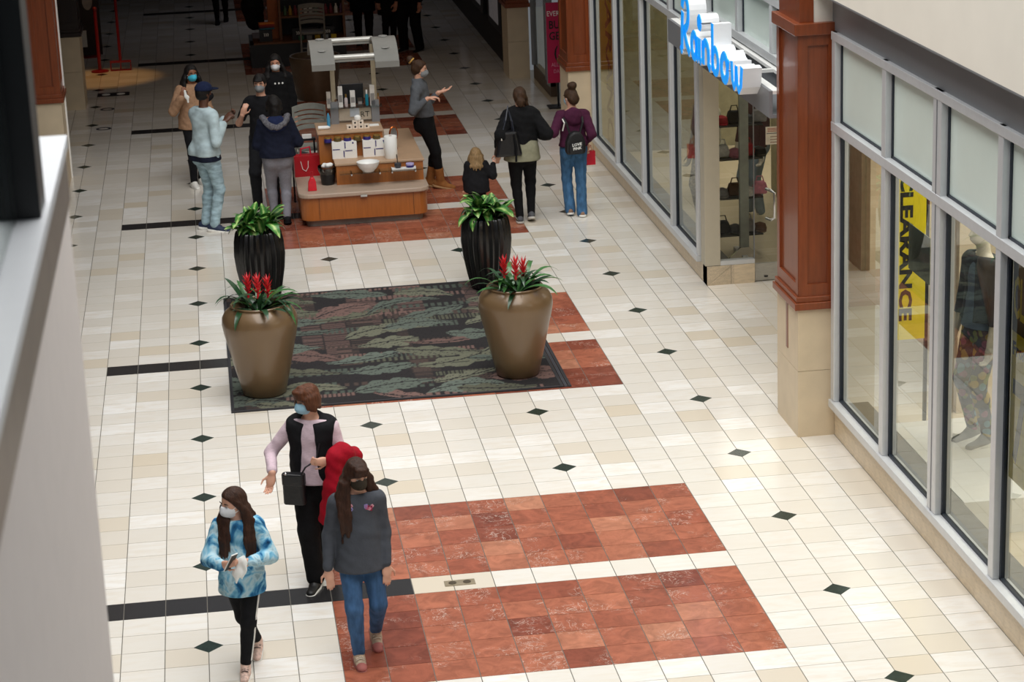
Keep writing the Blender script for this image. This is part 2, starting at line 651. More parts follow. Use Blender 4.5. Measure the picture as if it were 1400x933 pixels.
def pillar(x0, x1, y0, y1, side, parent_name='trim', wood=M_WOODRED):
    """clad column: stone base, wooden shaft with raised panels, trims; side -1 shows its -X face, +1 its +X face"""
    p = structure(empty(parent_name, ((x0 + x1) / 2, (y0 + y1) / 2, 0)))
    cx, cy = (x0 + x1) / 2, (y0 + y1) / 2
    hx, hy = (x1 - x0) / 2, (y1 - y0) / 2
    for z0, z1 in ((0, 0.60), (0.604, 1.16)):
        box('stone_panel', -hx, hx, -hy, hy, z0, z1, M_STONE, p)
    box('wood_trim', -hx - .035, hx + .035, -hy - .035, hy + .035, 1.16, 1.225, wood, p, 0.006)
    box('wood_trim', -hx - .018, hx + .018, -hy - .018, hy + .018, 1.225, 1.275, wood, p, 0.006)
    box('wood_shaft', -hx + .02, hx - .02, -hy + .02, hy - .02, 1.275, 3.53, wood, p)
    for s in (-1, 1):
        # stiles and rails proud of the shaft on both seen faces
        for a in (-hx + .005, hx - .085):
            box('stile', a, a + .08, s * (hy - .012) - .012, s * (hy - .012) + .012, 1.275, 3.53, wood, p)
        for a in (-hy + .005, hy - .085):
            box('stile', s * (hx - .012) - .012, s * (hx - .012) + .012, a, a + .08, 1.275, 3.53, wood, p)
        box('rail', -hx + .085, hx - .085, s * (hy - .012) - .012, s * (hy - .012) + .012, 1.275, 1.38, wood, p)
        box('rail', s * (hx - .012) - .012, s * (hx - .012) + .012, -hy + .085, hy - .085, 1.275, 1.38, wood, p)
        box('rail', -hx + .085, hx - .085, s * (hy - .012) - .012, s * (hy - .012) + .012, 3.44, 3.53, wood, p)
    box('wood_trim', -hx - .035, hx + .035, -hy - .035, hy + .035, 3.53, 3.63, wood, p, 0.006)
    box('plaster_cap', -hx + .05, hx - .02, -hy + .03, hy - .03, 3.63, 6.0, M_CREAMWALL, p)
    if side:
        sx = side * (hx - .02)
        box('wood_fin', min(sx, sx - side * .12), max(sx, sx - side * .12), -hy + .02, hy - .02, 3.63, 6.0, wood, p)
    return p


XP = 5.164
p1 = pillar(XP, XW + .02, 3.316, 4.03, -1, 'trim_1')
box('corner_guard', -.178, -.168, -.02, .035, .72, 1.16, M_WOODRED, p1)
pillar(XP, XW + .02, 15.49, 16.2, -1, 'trim_2')
pillar(XP, XW + .02, 21.6, 22.3, -1, 'trim_3')
pl = pillar(-2.02, -1.67, 15.49, 16.2, 1, 'trim_4')
box('corner_strip', .145, .195, .30, .37, 0.0, 3.5, M_WHITE, pl)
pillar(-2.02, -1.67, 21.2, 21.95, 1, 'trim_5', mat('dark_stained_wood', '24120d', 0.4))

M_INTW = mat('shop_wall_beige', 'cdbfa8', 0.8, var=0.03)
M_INTF = tile_mat('shop_floor_tile', [(0.0, lin('cdbfa4')), (1.0, lin('dccfb6'))], lin('c8b592'), 0.25, 'cream')


def plinth(name, y0, y1, ztop, x=XW):
    p = structure(empty(name, (x, y0, 0)))
    n = max(1, round((y1 - y0) / T))
    w = (y1 - y0) / n
    for k in range(n):
        box('plinth_tile', 0, .06, k * w + .001, (k + 1) * w - .001, 0, ztop - .002, M_PLINTH, p)
    box('backing', .004, .3, 0, y1 - y0, 0, ztop, M_GROUT, p)
    return p


plinth('baseboard_right', -8.66, 3.31, .28)
plinth('baseboard_right_far', 8.36, 15.48, .22)


def window(name, ys, zs, zt, ztop, frost=True, thick=()):
    """glazed shopfront in the plane x = XW; ys the mullion centres from near to far, zs sill, zt transom, ztop head"""
    w = structure(empty(name, (XW, ys[0], 0)))
    yb = ys[0]
    x0, x1 = -.05, .07
    for k, y in enumerate(ys):
        hw = .095 if k in thick else .05
        box('mullion', x0, x1, y - yb - hw, y - yb + hw, zs + .07, ztop, M_ALU, w, 0.006)
        if k in thick:
            box('mullion_groove', x0 - .004, x0 + .002, y - yb - .008, y - yb + .008, zs + .07, ztop, M_ALUGREY, w)
    L = ys[-1] - yb
    box('sill', x0 - .02, x1, -.05, L + .05, zs, zs + .07, M_ALU, w, 0.006)
    box('transom', x0 - .006, x1, -.05, L + .05, zt - .04, zt + .04, M_ALU, w, 0.004)
    box('head', x0 - .006, x1, -.05, L + .05, ztop - .07, ztop, M_ALU, w, 0.004)
    for k in range(len(ys) - 1):
        ha = .095 if k in thick else .05
        hb = .095 if k + 1 in thick else .05
        a, b_ = ys[k] - yb + ha, ys[k + 1] - yb - hb
        for q0, q1, top in ((zs + .07, zt - .04, 0), (zt + .04, ztop - .07, 1)):
            g = B()
            g.box(.0, .03, a, a + .012, q0, q1).box(.0, .03, b_ - .03, b_, q0, q1).box(.0, .03, a, b_, q0, q0 + .02)
            g.obj('gasket', M_GASKET, w)
            if top and frost:
                box('frosted_pane', .012, .022, a + .012, b_ - .03, q0 + .02, q1, M_FROST, w)
            else:
                pane = B()
                pane.add([(.016, a + .012, q0 + .02), (.016, b_ - .03, q0 + .02), (.016, b_ - .03, q1), (.016, a + .012, q1)], [(0, 3, 2, 1)])
                pane.obj('glass_pane', M_GLASS, w)
    return w


window('window_1', [-8.6, -7.35, -6.05, -4.75, -3.45, -2.12, -0.82, 0.50, 1.80, 3.22], .28, 2.76, 3.56, True, (1, 3, 5, 7))
window('window_2', [8.62, 10.0, 11.72, 13.5, 15.25], .22, 2.74, 3.56, True, ())
w3 = structure(empty('window_3', (XW, 4.03, 0)))
for k, y in enumerate((0.06, 1.30, 2.66, 4.02)):
    box('mullion', -.05, .07, y - .05, y + .05, 3.04, 3.56, M_ALU, w3, .005)
    if k < 3:
        y2 = (0.06, 1.30, 2.66, 4.02)[k + 1]
        box('frosted_pane', .012, .022, y + .062, y2 - .08, 3.04, 3.49, M_FROST, w3)
        B().box(0, .03, y + .05, y + .062, 3.04, 3.49).box(0, .03, y2 - .08, y2 - .05, 3.04, 3.49).obj('gasket', M_GASKET, w3)
box('transom', -.056, .07, 0, 4.33, 2.96, 3.04, M_ALU, w3, .004)
box('head', -.056, .07, 0, 4.33, 3.49, 3.56, M_ALU, w3, .004)
box('fascia_panel', -.02, .05, 0, 4.33, 2.52, 2.96, M_ALUGREY, w3)
# soffit panel, grey band and cream bulkhead above the shopfronts
structure(box('trim_6', XW - .02, XW + .2, -9, 21.6, 3.56, FZ + .02, M_ALUGREY))
structure(box('trim_7', 5.30, XW - .02, -9, 3.31, FZ - .015, FZ, M_ALUGREY))
structure(box('wall_right', 5.30, 6.2, -9, 3.31, FZ, 7.2, M_CREAMWALL))
structure(box('wall_right_far', 5.32, 6.2, 4.04, 45, FZ, 7.2, M_CREAMWALL))
# corner post, entry glazing and door of the recessed shop entrance
en = structure(empty('door_1', (XW, 8.36, 0)))
box('corner_post', -.02, .15, 0, .2, .22, 3.5, mat('beige_painted_metal', 'bdb5a2', 0.5, var=.02), en, .004)
for a, b_ in ((0.0, .265), (.269, .53)):
    box('plinth_tile', a, b_, 0, .05, 0, .215, M_PLINTH, en)
box('plinth_backing', 0, .53, .004, .2, 0, .218, M_GROUT, en)
box('sill', .15, .53, .0, .1, .218, .262, M_ALU, en)
B().add([(.15, .05, .262), (.53, .05, .262), (.53, .05, 2.55), (.15, .05, 2.55)], [(0, 1, 2, 3)]).obj('side_light', M_CLEAR, en)
dl = B().add([(.54, .05, .2), (1.5, .05, .2), (1.5, .05, 2.55), (.54, .05, 2.55)], [(0, 1, 2, 3)]).obj('door_leaf', M_CLEAR, en)
box('door_edge', .53, .54, .04, .06, .2, 2.55, M_ALUGREY, en)
box('kick_plate', .54, 1.5, .03, .07, .012, .2, mat('brushed_steel', 'b9b8b2', 0.35, metal=.6, stretch=(1, 1, 20)), en)
B().lathe([(.022, 0), (.022, .012)], 12).obj('floor_lock', M_BLACKMET, en, loc=(.66, .025, .05))
B().tube([(.67, .04, .70), (.70, -.05, .70), (.735, -.08, .725), (.735, -.08, 1.0), (.70, -.05, 1.025), (.67, .04, 1.025)], .017, 10).obj('pull_handle', M_CHROME, en, smooth=True)
box('head', -.02, 3.0, 0, .1, 2.55, 3.5, M_ALUGREY, en)
nt = empty('door_notice', (XW + .655, 8.352, 1.52), 0, 'cream paper notice with red print stuck on glass entrance door', 'notice')
box('sheet', -.0, .24, .0, .002, 0, .195, mat('cream_paper', 'e3dccb', .8), nt)
box('rule', .01, .23, -.001, .0, .118, .126, mat('grey_ink', '5b5f66', .8), nt)
for k in range(3):
    box('print_line', .02, .2 - .03 * k, -.001, .0, .140 + k * .016, .148 + k * .016, mat('red_ink', 'b06a55', .8), nt)
    box('print_line', .05, .2 - .02 * k, -.001, .0, .02 + k * .03, .03 + k * .03, mat('brown_ink', 'a58a76', .8), nt)
# shop interiors
structure(box('floor_shop', XW + .3, 12.0, -9, 15.4, -.12, -.001, M_INTF))
structure(box('wall_shop_back', 12.0, 12.15, -9, 15.5, 0, 3.8, M_INTW))
structure(box('wall_shop_divider', XW + 1.2, 12.0, 3.6, 3.75, 0, 3.8, M_INTW))
structure(box('wall_shop_far', XW + .1, 12.0, 15.4, 15.5, 0, 3.8, mat('shop_wall_olive', '8f8a70', .8)))
structure(box('ceiling_shop', XW + .12, 12.0, -9, 15.5, 3.66, 3.8, M_WHITE))
structure(box('wall_shop_side', 7.25, 7.35, 8.5, 12.5, 0, 3.6, mat('shop_wall_sage', 'a39d84', .8)))
structure(box('wall_entry_side', XW + .02, XW + .08, 4.03, 4.10, 0, 2.55, M_ALU))

# ------------------------------------------------------------------ shop sign on its canopy beam
sg = empty('shop_sign', (5.1, 8.3, 2.72), 0, 'blue script channel letter sign with white returns above recessed shop entrance', 'sign')
cb = structure(empty('trim_8', (5.10, 8.36, 0)))
box('canopy_face', 0, .03, -4.33, -.02, 2.70, 2.94, M_ALUGREY, cb)
box('canopy_soffit', .03, .39, -4.33, -.02, 2.70, 2.73, M_ALUGREY, cb)
for a, b_ in ((.03, .10), (.30, .39)):
    box('canopy_top', a, b_, -4.33, -.02, 2.91, 2.94, M_WHITE, cb)
for k in range(5):
    y = -.06 - k * 1.06
    box('canopy_rib', .10, .30, y - .05, y, 2.91, 2.94, M_WHITE, cb)
BLUE = mat('blue_acrylic', '149af8', .3, var=.02, emit=0.5)
LBLUE = mat('pale_blue_acrylic', '5cb8f8', .3, var=.02, emit=0.3)
RET = mat('white_return', 'eef1f4', .4, var=.02)


def arc(cx, cy, rx, ry, a0, a1, n=10):
    return [(cx + rx * math.cos(math.radians(a0 + (a1 - a0) * k / n)), cy + ry * math.sin(math.radians(a0 + (a1 - a0) * k / n))) for k in range(n + 1)]


def ribbon(path, w, x0, x1, b, mi_side, mi_face):
    """a stroke of width w swept along path in the (reading, up) plane, from x0 (front) to x1 (back)"""
    P = [Vector((a, c)) for a, c in path]
    Lf, Rt = [], []
    for i, p in enumerate(P):
        t = (P[min(i + 1, len(P) - 1)] - P[max(i - 1, 0)]).normalized()
        n = Vector((-t.y, t.x)) * w / 2
        Lf.append(p + n)
        Rt.append(p - n)
    n = len(P)
    vs = [(x0, -q.x, q.y) for q in Lf] + [(x0, -q.x, q.y) for q in Rt] + [(x1, -q.x, q.y) for q in Lf] + [(x1, -q.x, q.y) for q in Rt]
    fc, sd = [], []
    for i in range(n - 1):
        fc.append((i, i + 1, n + i + 1, n + i))
        sd.append((2 * n + i, 3 * n + i, 3 * n + i + 1, 2 * n + i + 1))
        sd.append((i, 2 * n + i, 2 * n + i + 1, i + 1))
        sd.append((n + i, n + i + 1, 3 * n + i + 1, 3 * n + i))
    sd += [(0, n, 3 * n, 2 * n), (n - 1, 3 * n - 1, 4 * n - 1, 2 * n - 1)]
    b.cur = mi_face
    b.add(vs, fc)
    b.cur = mi_side
    b.add(vs, sd)


def letter(name, strokes, w, depth=.15):
    b = B()
    for s in strokes:
        ribbon(s, w, -depth, 0.02, b, 0, 1)
    o = b.obj(name, [RET, LBLUE], sg)
    b = B()
    for s in strokes:
        ribbon(s, w * .8, -depth - .006, -depth, b, 0, 0)
    b.obj('letter_face', BLUE, o)
    return o


hx = .30  # x-height
R_ = [[(.12, .0), (.14, .30), (.17, .50)], arc(.30, .52, .145, .20, 170, -50, 14) + [(.36, .33), (.22, .26)], [(.22, .27), (.36, .10), (.50, .0)], [(.12, .0), (.06, -.04)]]
letter('letter_r', R_, .125)
x = .58
letter('letter_a', [arc(x + .13, .15, .12, .15, 0, 360, 16), [(x + .25, .30), (x + .25, .06), (x + .33, .0)]], .12)
x = .96
letter('letter_i', [[(x, .30), (x, .05), (x + .08, .0)], arc(x + .01, .50, .045, .055, 0, 360, 10)], .12)
x = 1.13
letter('letter_n', [[(x, .30), (x, .0)], arc(x + .12, .18, .12, .12, 180, 0, 8) + [(x + .24, .05), (x + .32, .0)]], .12)
x = 1.55
letter('letter_b', [[(x, .60), (x, .0)], arc(x + .12, .15, .12, .15, 180, -180, 16)], .10)
x = 1.93
letter('letter_o', [arc(x + .13, .15, .13, .15, 0, 360, 16), [(x + .26, .24), (x + .33, .22)]], .12)
x = 2.36
letter('letter_w', [[(x, .30), (x + .03, .08), (x + .10, .0), (x + .17, .08), (x + .19, .28)], [(x + .19, .28), (x + .22, .08), (x + .29, .0), (x + .37, .08), (x + .41, .31)]], .095)
sg.location = (5.085, 6.97, 2.875)
sg.scale = (1, .945, .74)
# ------------------------------------------------------------------ smooth bodies: distance fields turned into one surface


def V3(*a):
    return np.array(a, float)


def nrm(v):
    v = np.asarray(v, float)
    return v / (np.linalg.norm(v) + 1e-12)


class Field:
    def __init__(s):
        s.p = []
        s.cuts = []

    def cone(s, a, b, ra, rb, k=.02, flat=None, sub=False):
        """round cone from a to b; flat = (direction, ratio) squeezes the section"""
        s.p.append(('c', np.array(a, float), np.array(b, float), ra, rb, k, flat, sub))
        return s

    def path(s, pts, rs, k=.015, flat=None):
        for i in range(len(pts) - 1):
            s.cone(pts[i], pts[i + 1], rs[i], rs[i + 1], k, flat)
        return s

    def ell(s, c, ax, r, k=.02, sub=False):
        """ellipsoid: ax rows are its axes, r its radii"""
        s.p.append(('e', np.array(c, float), np.array(ax, float), np.array(r, float), k, None, None, sub))
        return s

    def cut(s, p, n):
        """keep what lies against direction n from point p"""
        s.cuts.append((np.array(p, float), nrm(n)))
        return s

    def bounds(s):
        lo, hi = np.full(3, 1e9), np.full(3, -1e9)
        for q in s.p:
            if q[7]:
                continue
            if q[0] == 'c':
                r = max(q[3], q[4])
                lo = np.minimum(lo, np.minimum(q[1], q[2]) - r)
                hi = np.maximum(hi, np.maximum(q[1], q[2]) + r)
            else:
                e = np.sqrt(((q[2] * q[3][:, None]) ** 2).sum(0))
                lo = np.minimum(lo, q[1] - e)
                hi = np.maximum(hi, q[1] + e)
        return lo, hi

    def mesh(s, name, h, wr=0.0, smooth=1):
        lo, hi = s.bounds()
        lo = lo - 3 * h
        n = np.ceil((hi + 3 * h - lo) / h).astype(int) + 1
        D = np.full(n, 0.25, np.float32)
        ax = [lo[k] + h * np.arange(n[k]) for k in range(3)]
        for q in s.p:
            k = q[5] if q[0] == 'c' else q[4]
            if q[0] == 'c':
                r = max(q[3], q[4])
                l, u = np.minimum(q[1], q[2]) - r, np.maximum(q[1], q[2]) + r
            else:
                e = np.sqrt(((q[2] * q[3][:, None]) ** 2).sum(0))
                l, u = q[1] - e, q[1] + e
            m = k + 3 * h
            i0 = np.clip(np.floor((l - m - lo) / h).astype(int), 0, n - 1)
            i1 = np.clip(np.ceil((u + m - lo) / h).astype(int) + 1, 1, n)
            sl = tuple(slice(a, b) for a, b in zip(i0, i1))
            X, Y, Z = np.meshgrid(*[ax[c][sl[c]].astype(np.float32) for c in range(3)], indexing='ij')
            if q[0] == 'c':
                a, b, ra, rb, flat = q[1], q[2], q[3], q[4], q[6]
                ba = b - a
                L2 = float(ba @ ba) + 1e-12
                px, py, pz = X - np.float32(a[0]), Y - np.float32(a[1]), Z - np.float32(a[2])
                t = np.clip((px * ba[0] + py * ba[1] + pz * ba[2]) / L2, 0, 1)
                px, py, pz = px - t * ba[0], py - t * ba[1], pz - t * ba[2]
                sc = 1.0
                if flat is not None:
                    f, rr = flat
                    f = nrm(f)
                    w = (px * f[0] + py * f[1] + pz * f[2]) * (1 / rr - 1)
                    px, py, pz = px + w * f[0], py + w * f[1], pz + w * f[2]
                    sc = (1 + rr) / 2
                d = (np.sqrt(px * px + py * py + pz * pz) - (ra + (rb - ra) * t)) * sc
            else:
                c, A, r = q[1], q[2], q[3]
                px, py, pz = X - np.float32(c[0]), Y - np.float32(c[1]), Z - np.float32(c[2])
                g = [(px * A[i, 0] + py * A[i, 1] + pz * A[i, 2]) / r[i] for i in range(3)]
                k0 = np.sqrt(g[0] ** 2 + g[1] ** 2 + g[2] ** 2)
                k1 = np.sqrt((g[0] / r[0]) ** 2 + (g[1] / r[1]) ** 2 + (g[2] / r[2]) ** 2) + 1e-9
                d = np.maximum(k0 * (k0 - 1) / k1, -r.min())
            d = d.astype(np.float32)
            o = D[sl]
            if q[7]:
                hh = np.maximum(k - np.abs(o + d), 0) / k
                D[sl] = np.maximum(o, -d) + hh * hh * k * .25
            else:
                hh = np.maximum(k - np.abs(o - d), 0) / k
                D[sl] = np.minimum(o, d) - hh * hh * k * .25
        X, Y, Z = np.meshgrid(*[a.astype(np.float32) for a in ax], indexing='ij', sparse=True)
        if wr:
            D = D + wr * (np.sin(38 * X + 21 * Z + 3 * np.sin(9 * Z + 5 * Y)) * np.sin(33 * Y - 27 * Z + 2 * np.sin(11 * X)) + .6 * np.sin(70 * Z + 30 * X + 26 * Y + 2 * np.sin(17 * X - 13 * Y)))
        for p, nn in s.cuts:
            D = np.maximum(D, ((X - p[0]) * nn[0] + (Y - p[1]) * nn[1] + (Z - p[2]) * nn[2]).astype(np.float32))
        return surface(D, lo, h, name, smooth)


def surface(D, lo, h, name, smooth=1):
    """naive surface nets"""
    ins = D < 0
    nx, ny, nz = D.shape
    cs = np.zeros((nx - 1, ny - 1, nz - 1), np.int8)
    offs = [(i, j, k) for i in (0, 1) for j in (0, 1) for k in (0, 1)]
    for i, j, k in offs:
        cs += ins[i:nx - 1 + i, j:ny - 1 + j, k:nz - 1 + k]
    act = (cs > 0) & (cs < 8)
    idx = np.argwhere(act)
    if len(idx) == 0:
        return bpy.data.meshes.new(name)
    ids = np.full(act.shape, -1, np.int32)
    ids[act] = np.arange(len(idx))
    acc = np.zeros((len(idx), 3))
    cnt = np.zeros(len(idx))
    val = {o: D[idx[:, 0] + o[0], idx[:, 1] + o[1], idx[:, 2] + o[2]] for o in offs}
    for o in offs:
        for axis in range(3):
            if o[axis] == 1:
                continue
            o2 = list(o)
            o2[axis] = 1
            a, b = val[o], val[tuple(o2)]
            cr = (a < 0) != (b < 0)
            t = np.where(cr, a / np.where(cr, a - b, 1), 0)
            p = np.tile(np.array(o, float), (len(idx), 1))
            p[:, axis] = t
            acc[cr] += p[cr]
            cnt[cr] += 1
    vs = lo + h * (idx + acc / cnt[:, None])
    quads = []
    for axis in range(3):
        sl0 = [slice(None)] * 3
        sl1 = [slice(None)] * 3
        sl0[axis], sl1[axis] = slice(0, -1), slice(1, None)
        a, b = ins[tuple(sl0)], ins[tuple(sl1)]
        u, v = (axis + 1) % 3, (axis + 2) % 3
        for fl, cr in ((False, a & ~b), (True, ~a & b)):
            e = np.argwhere(cr)
            ok = (e[:, u] > 0) & (e[:, v] > 0) & (e[:, u] < D.shape[u] - 1) & (e[:, v] < D.shape[v] - 1)
            e = e[ok]
            c = []
            for du, dv in ((0, 0), (-1, 0), (-1, -1), (0, -1)):
                g = e.copy()
                g[:, u] += du
                g[:, v] += dv
                c.append(ids[g[:, 0], g[:, 1], g[:, 2]])
            qd = np.stack(c, 1)
            quads.append(qd[:, ::-1] if fl else qd)
    q = np.concatenate(quads)
    q = q[(q >= 0).all(1)]
    for _ in range(smooth):
        s_, c_ = np.zeros_like(vs), np.zeros(len(vs))
        for k in range(4):
            np.add.at(s_, q[:, k], vs[q[:, (k + 1) % 4]])
            np.add.at(c_, q[:, k], 1)
            np.add.at(s_, q[:, (k + 1) % 4], vs[q[:, k]])
            np.add.at(c_, q[:, (k + 1) % 4], 1)
        vs = vs * .5 + .5 * s_ / np.maximum(c_, 1)[:, None]
    me = bpy.data.meshes.new(name)
    me.vertices.add(len(vs))
    me.vertices.foreach_set('co', vs.astype(np.float32).ravel())
    me.loops.add(4 * len(q))
    me.loops.foreach_set('vertex_index', q.astype(np.int32).ravel())
    me.polygons.add(len(q))
    me.polygons.foreach_set('loop_start', np.arange(0, 4 * len(q), 4, dtype=np.int32))
    me.polygons.foreach_set('use_smooth', np.ones(len(q), bool))
    me.update(calc_edges=True)
    return me


# ------------------------------------------------------------------ people
SKIN = {'fair': 'd9a58c', 'light': 'c98f74', 'brown': '8a5a42', 'dark': '5a3828'}
_skin = {}


def skin(k):
    if k not in _skin:
        M = NT('skin_' + k)
        c = lin(SKIN[k])
        tc = M.n('ShaderNodeTexCoord')
        nz = M.noise(tc.outputs['Object'], 14, 3)
        M.l(M.ramp(nz, [(.3, tuple(x * .92 for x in c)), (.7, tuple(min(1, x * 1.06) for x in c))]), M.b.inputs['Base Color'])
        M.b.inputs['Roughness'].default_value = .5
        M.b.inputs['Subsurface Weight'].default_value = .08
        M.b.inputs['Subsurface Radius'].default_value = (.02, .008, .004)
        _skin[k] = M.m
    return _skin[k]


def hair_mat(name, c):
    M = NT(name)
    c = lin(c)
    tc = M.n('ShaderNodeTexCoord')
    v = M.scaled(tc.outputs['Object'], (1, 1, .12))
    nz = M.noise(v, 60, 4, .7)
    M.l(M.ramp(nz, [(.25, tuple(x * .45 for x in c)), (.75, tuple(min(1, x * 1.5) for x in c))]), M.b.inputs['Base Color'])
    M.b.inputs['Roughness'].default_value = .55
    M.b.inputs['Specular IOR Level'].default_value = .3
    M.bump(nz, .8, .012)
    return M.m


def fabric(name, c, var=.14, scale=25, rough=.88, bump=.25):
    m = mat(name, c, rough, var=var, scale=scale, bump=bump, spec=.2)
    return m


M_EYEW = mat('eye_white', 'b8b0a6', .4)
M_EYED = mat('eye_dark', '1e1510', .2)


def ik(a, t, l1, l2, pole):
    a, t = np.asarray(a, float), np.asarray(t, float)
    d = t - a
    L = np.linalg.norm(d)
    Lc = min(L, (l1 + l2) * .995)
    u = d / (L + 1e-9)
    t = a + u * Lc
    x = (l1 * l1 - l2 * l2 + Lc * Lc) / (2 * Lc)
    y = math.sqrt(max(l1 * l1 - x * x, 0))
    p = np.asarray(pole, float)
    p = p - u * (p @ u)
    return a + u * x + nrm(p) * y, t


class Human:
    def __init__(s, root, h, face, head=None, lean=(0, 0), ank=None, wri=None, hand=None, pole=None, skin_='fair', res=.0085, name='person', label='', drop=0.0, heavy=1.0, shw=.098, kneepole=None, hcurl=(.6, .6), neckdz=0.0, hh=None):
        s.root = V3(*root, 0)
        s.h = h
        s.res = res
        f = nrm(V3(face[0], face[1], 0))
        s.f, s.l, s.u = f, V3(-f[1], f[0], 0), V3(0, 0, 1)
        s.hf = nrm(head if head is not None else face + (0,))
        s.hl = nrm(np.cross(V3(0, 0, 1), s.hf))
        s.hu = np.cross(s.hf, s.hl)
        s.heavy = heavy
        hh = s.hh = hh or (.115 + .063 * h)
        s.P = V3(0, 0, .535 * h - drop)
        s.N = s.P + V3(lean[0], lean[1], .29 * h + neckdz)
        s.up_t = nrm(s.N - s.P)
        s.H = s.N + s.hf * .02 * h + V3(0, 0, 1.0 * h - hh * .5 - .825 * h)
        s.ch = s.P + (s.N - s.P) * .68
        s.sh, s.el, s.wr, s.hd, s.hip, s.kn, s.an = {}, {}, {}, {}, {}, {}, {}
        for k, (q, sd) in enumerate((('l', 1), ('r', -1))):
            s.sh[q] = s.N + s.l * sd * shw * h - s.up_t * .035 * h
            tgt = wri[k] if wri and wri[k] is not None else None
            if tgt is None:
                tgt = s.root + s.sh[q] + s.l * sd * .035 * h + f * .05 * h - V3(0, 0, .315 * h)
            pv = pole[k] if pole and pole[k] is not None else (-f * 1.0 + s.l * sd * .45 + V3(0, 0, -.15))
            s.el[q], s.wr[q] = ik(s.sh[q], V3(*tgt) - s.root, .172 * h, .148 * h, pv)
            hv = hand[k] if hand and hand[k] is not None else (s.wr[q] - s.el[q])
            s.hd[q] = nrm(hv)
            s.hip[q] = s.P + s.l * sd * .05 * h - V3(0, 0, .01 * h)
            at = ank[k] if ank and ank[k] is not None else s.root + s.l * sd * .055 * h + V3(0, 0, .05 * h) + s.hip[q] * 0
            s.kn[q], s.an[q] = ik(s.hip[q], V3(*at) - s.root, .25 * h, .24 * h, kneepole[k] if kneepole else f + s.l * sd * .12)
        s.e = empty(name, tuple(s.root), 0, label, 'person')
        s.skin = skin(skin_)
        s.hcurl = hcurl
        s.toe = [None, None]
        s.build_body()

    # -- the body: one surface
    def build_body(s):
        h, F = s.h, Field()
        f, l, u, hf, hl, hu, hh = s.f, s.l, s.u, s.hf, s.hl, s.hu, s.hh
        A = np.stack([hl, hf, hu])
        H, w = s.H, s.heavy
        F.ell(H + hu * .11 * hh - hf * .05 * hh, A, (.335 * hh, .42 * hh, .39 * hh), .03)
        F.ell(H + hf * .09 * hh - hu * .19 * hh, A, (.265 * hh, .32 * hh, .31 * hh), .03)
        F.cone(H + hf * .39 * hh + hu * .03 * hh, H + hf * .465 * hh - hu * .12 * hh, .025 * hh, .05 * hh, .02)
        F.ell(H + hf * .385 * hh - hu * .28 * hh, A, (.11 * hh, .045 * hh, .028 * hh), .006)
        for sd in (-1, 1):
            F.ell(H + hl * sd * .335 * hh - hf * .05 * hh - hu * .04 * hh, A, (.035 * hh, .08 * hh, .135 * hh), .008)
            F.ell(H + hl * sd * .15 * hh + hf * .43 * hh + hu * .0 * hh, A, (.09 * hh, .06 * hh, .055 * hh), .02, True)
        F.cone(s.N - s.up_t * .03 * h, H - hu * .22 * hh - hf * .06 * hh, .25 * hh, .235 * hh, .03)
        F.cone(s.P, s.P + (s.N - s.P) * .35, .082 * h * w, .074 * h * w, .03, (f, .7))
        F.cone(s.P + (s.N - s.P) * .35, s.ch, .074 * h * w, .085 * h * w, .03, (f, .68))
        F.cone(s.sh['l'] * .8 + s.sh['r'] * .2, s.sh['r'] * .8 + s.sh['l'] * .2, .042 * h, .042 * h, .05)
        for q, sd in (('l', 1), ('r', -1)):
            F.path([s.sh[q], s.el[q], s.wr[q]], [.031 * h, .024 * h, .0165 * h], .02)
            F.path([s.hip[q], s.kn[q], s.an[q]], [.05 * h * w, .032 * h, .021 * h], .03)
            m = s.kn[q] * .7 + s.an[q] * .3
            F.cone(m - f * .008 * h, m * .8 + s.an[q] * .2 - f * .008 * h, .033 * h, .026 * h, .02)
            F.cone(s.an[q], s.an[q] + s.footdir(q) * .03 * h - V3(0, 0, .012 * h), .015 * h, .008 * h, .01)
            s.hand(F, q, sd)
        me = F.mesh('body', s.res)
        s.body = link('body', me, s.skin, s.e)

    def footdir(s, q):
        """direction of the foot: level when the ankle is low, toe down when it is raised"""
        lift = max(0.0, s.an[q][2] - .065 * s.h / 1.6)
        a = min(1.0, lift / .09)
        return nrm(s.f * (1 - .45 * a) + V3(0, 0, -1) * (.28 + .55 * a))

    def hand(s, F, q, sd):
        h = s.h
        g = max(.0072, s.res * .95)
        d = s.hd[q]
        side = nrm(np.cross(d, s.f if abs(d @ s.f) < .8 else s.u)) * sd
        palm_n = nrm(np.cross(d, side))
        cur = s.hcurl[0 if q == 'l' else 1]
        L = .105 * h ** .8
        w = s.wr[q]
        F.cone(w, w + d * L * .45, .0165 * h, .019 * h, .012, (palm_n, .6))
        F.ell(w + d * L * .38, np.stack([side, d, palm_n]), (.023 * h, .036 * h, .012 * h), .01)
        inn = palm_n * (-1 if (palm_n @ (-s.l * sd)) < 0 else 1)
        for k, (o, ln) in enumerate(((-.75, .78), (-.25, .95), (.25, .9), (.75, .7))):
            b = w + d * L * .68 + side * o * .021 * h
            m = b + nrm(d * math.cos(cur * .8) + inn * math.sin(cur * .8)) * L * .30 * ln
            e = m + nrm(d * math.cos(cur * 2.2) + inn * math.sin(cur * 2.2)) * L * .28 * ln
            F.path([b, m, e], [g * 1.05, g, g * .85], .004)
        tb = w + d * L * .22 - side * .018 * h * (1 if True else 1)
        tm = tb + nrm(d * .75 - side * .7 + inn * .25) * L * .28
        te = tm + nrm(d * .9 - side * .15 + inn * .3) * L * .25
        F.path([tb, tm, te], [g * 1.3, g * 1.1, g * .9], .006)

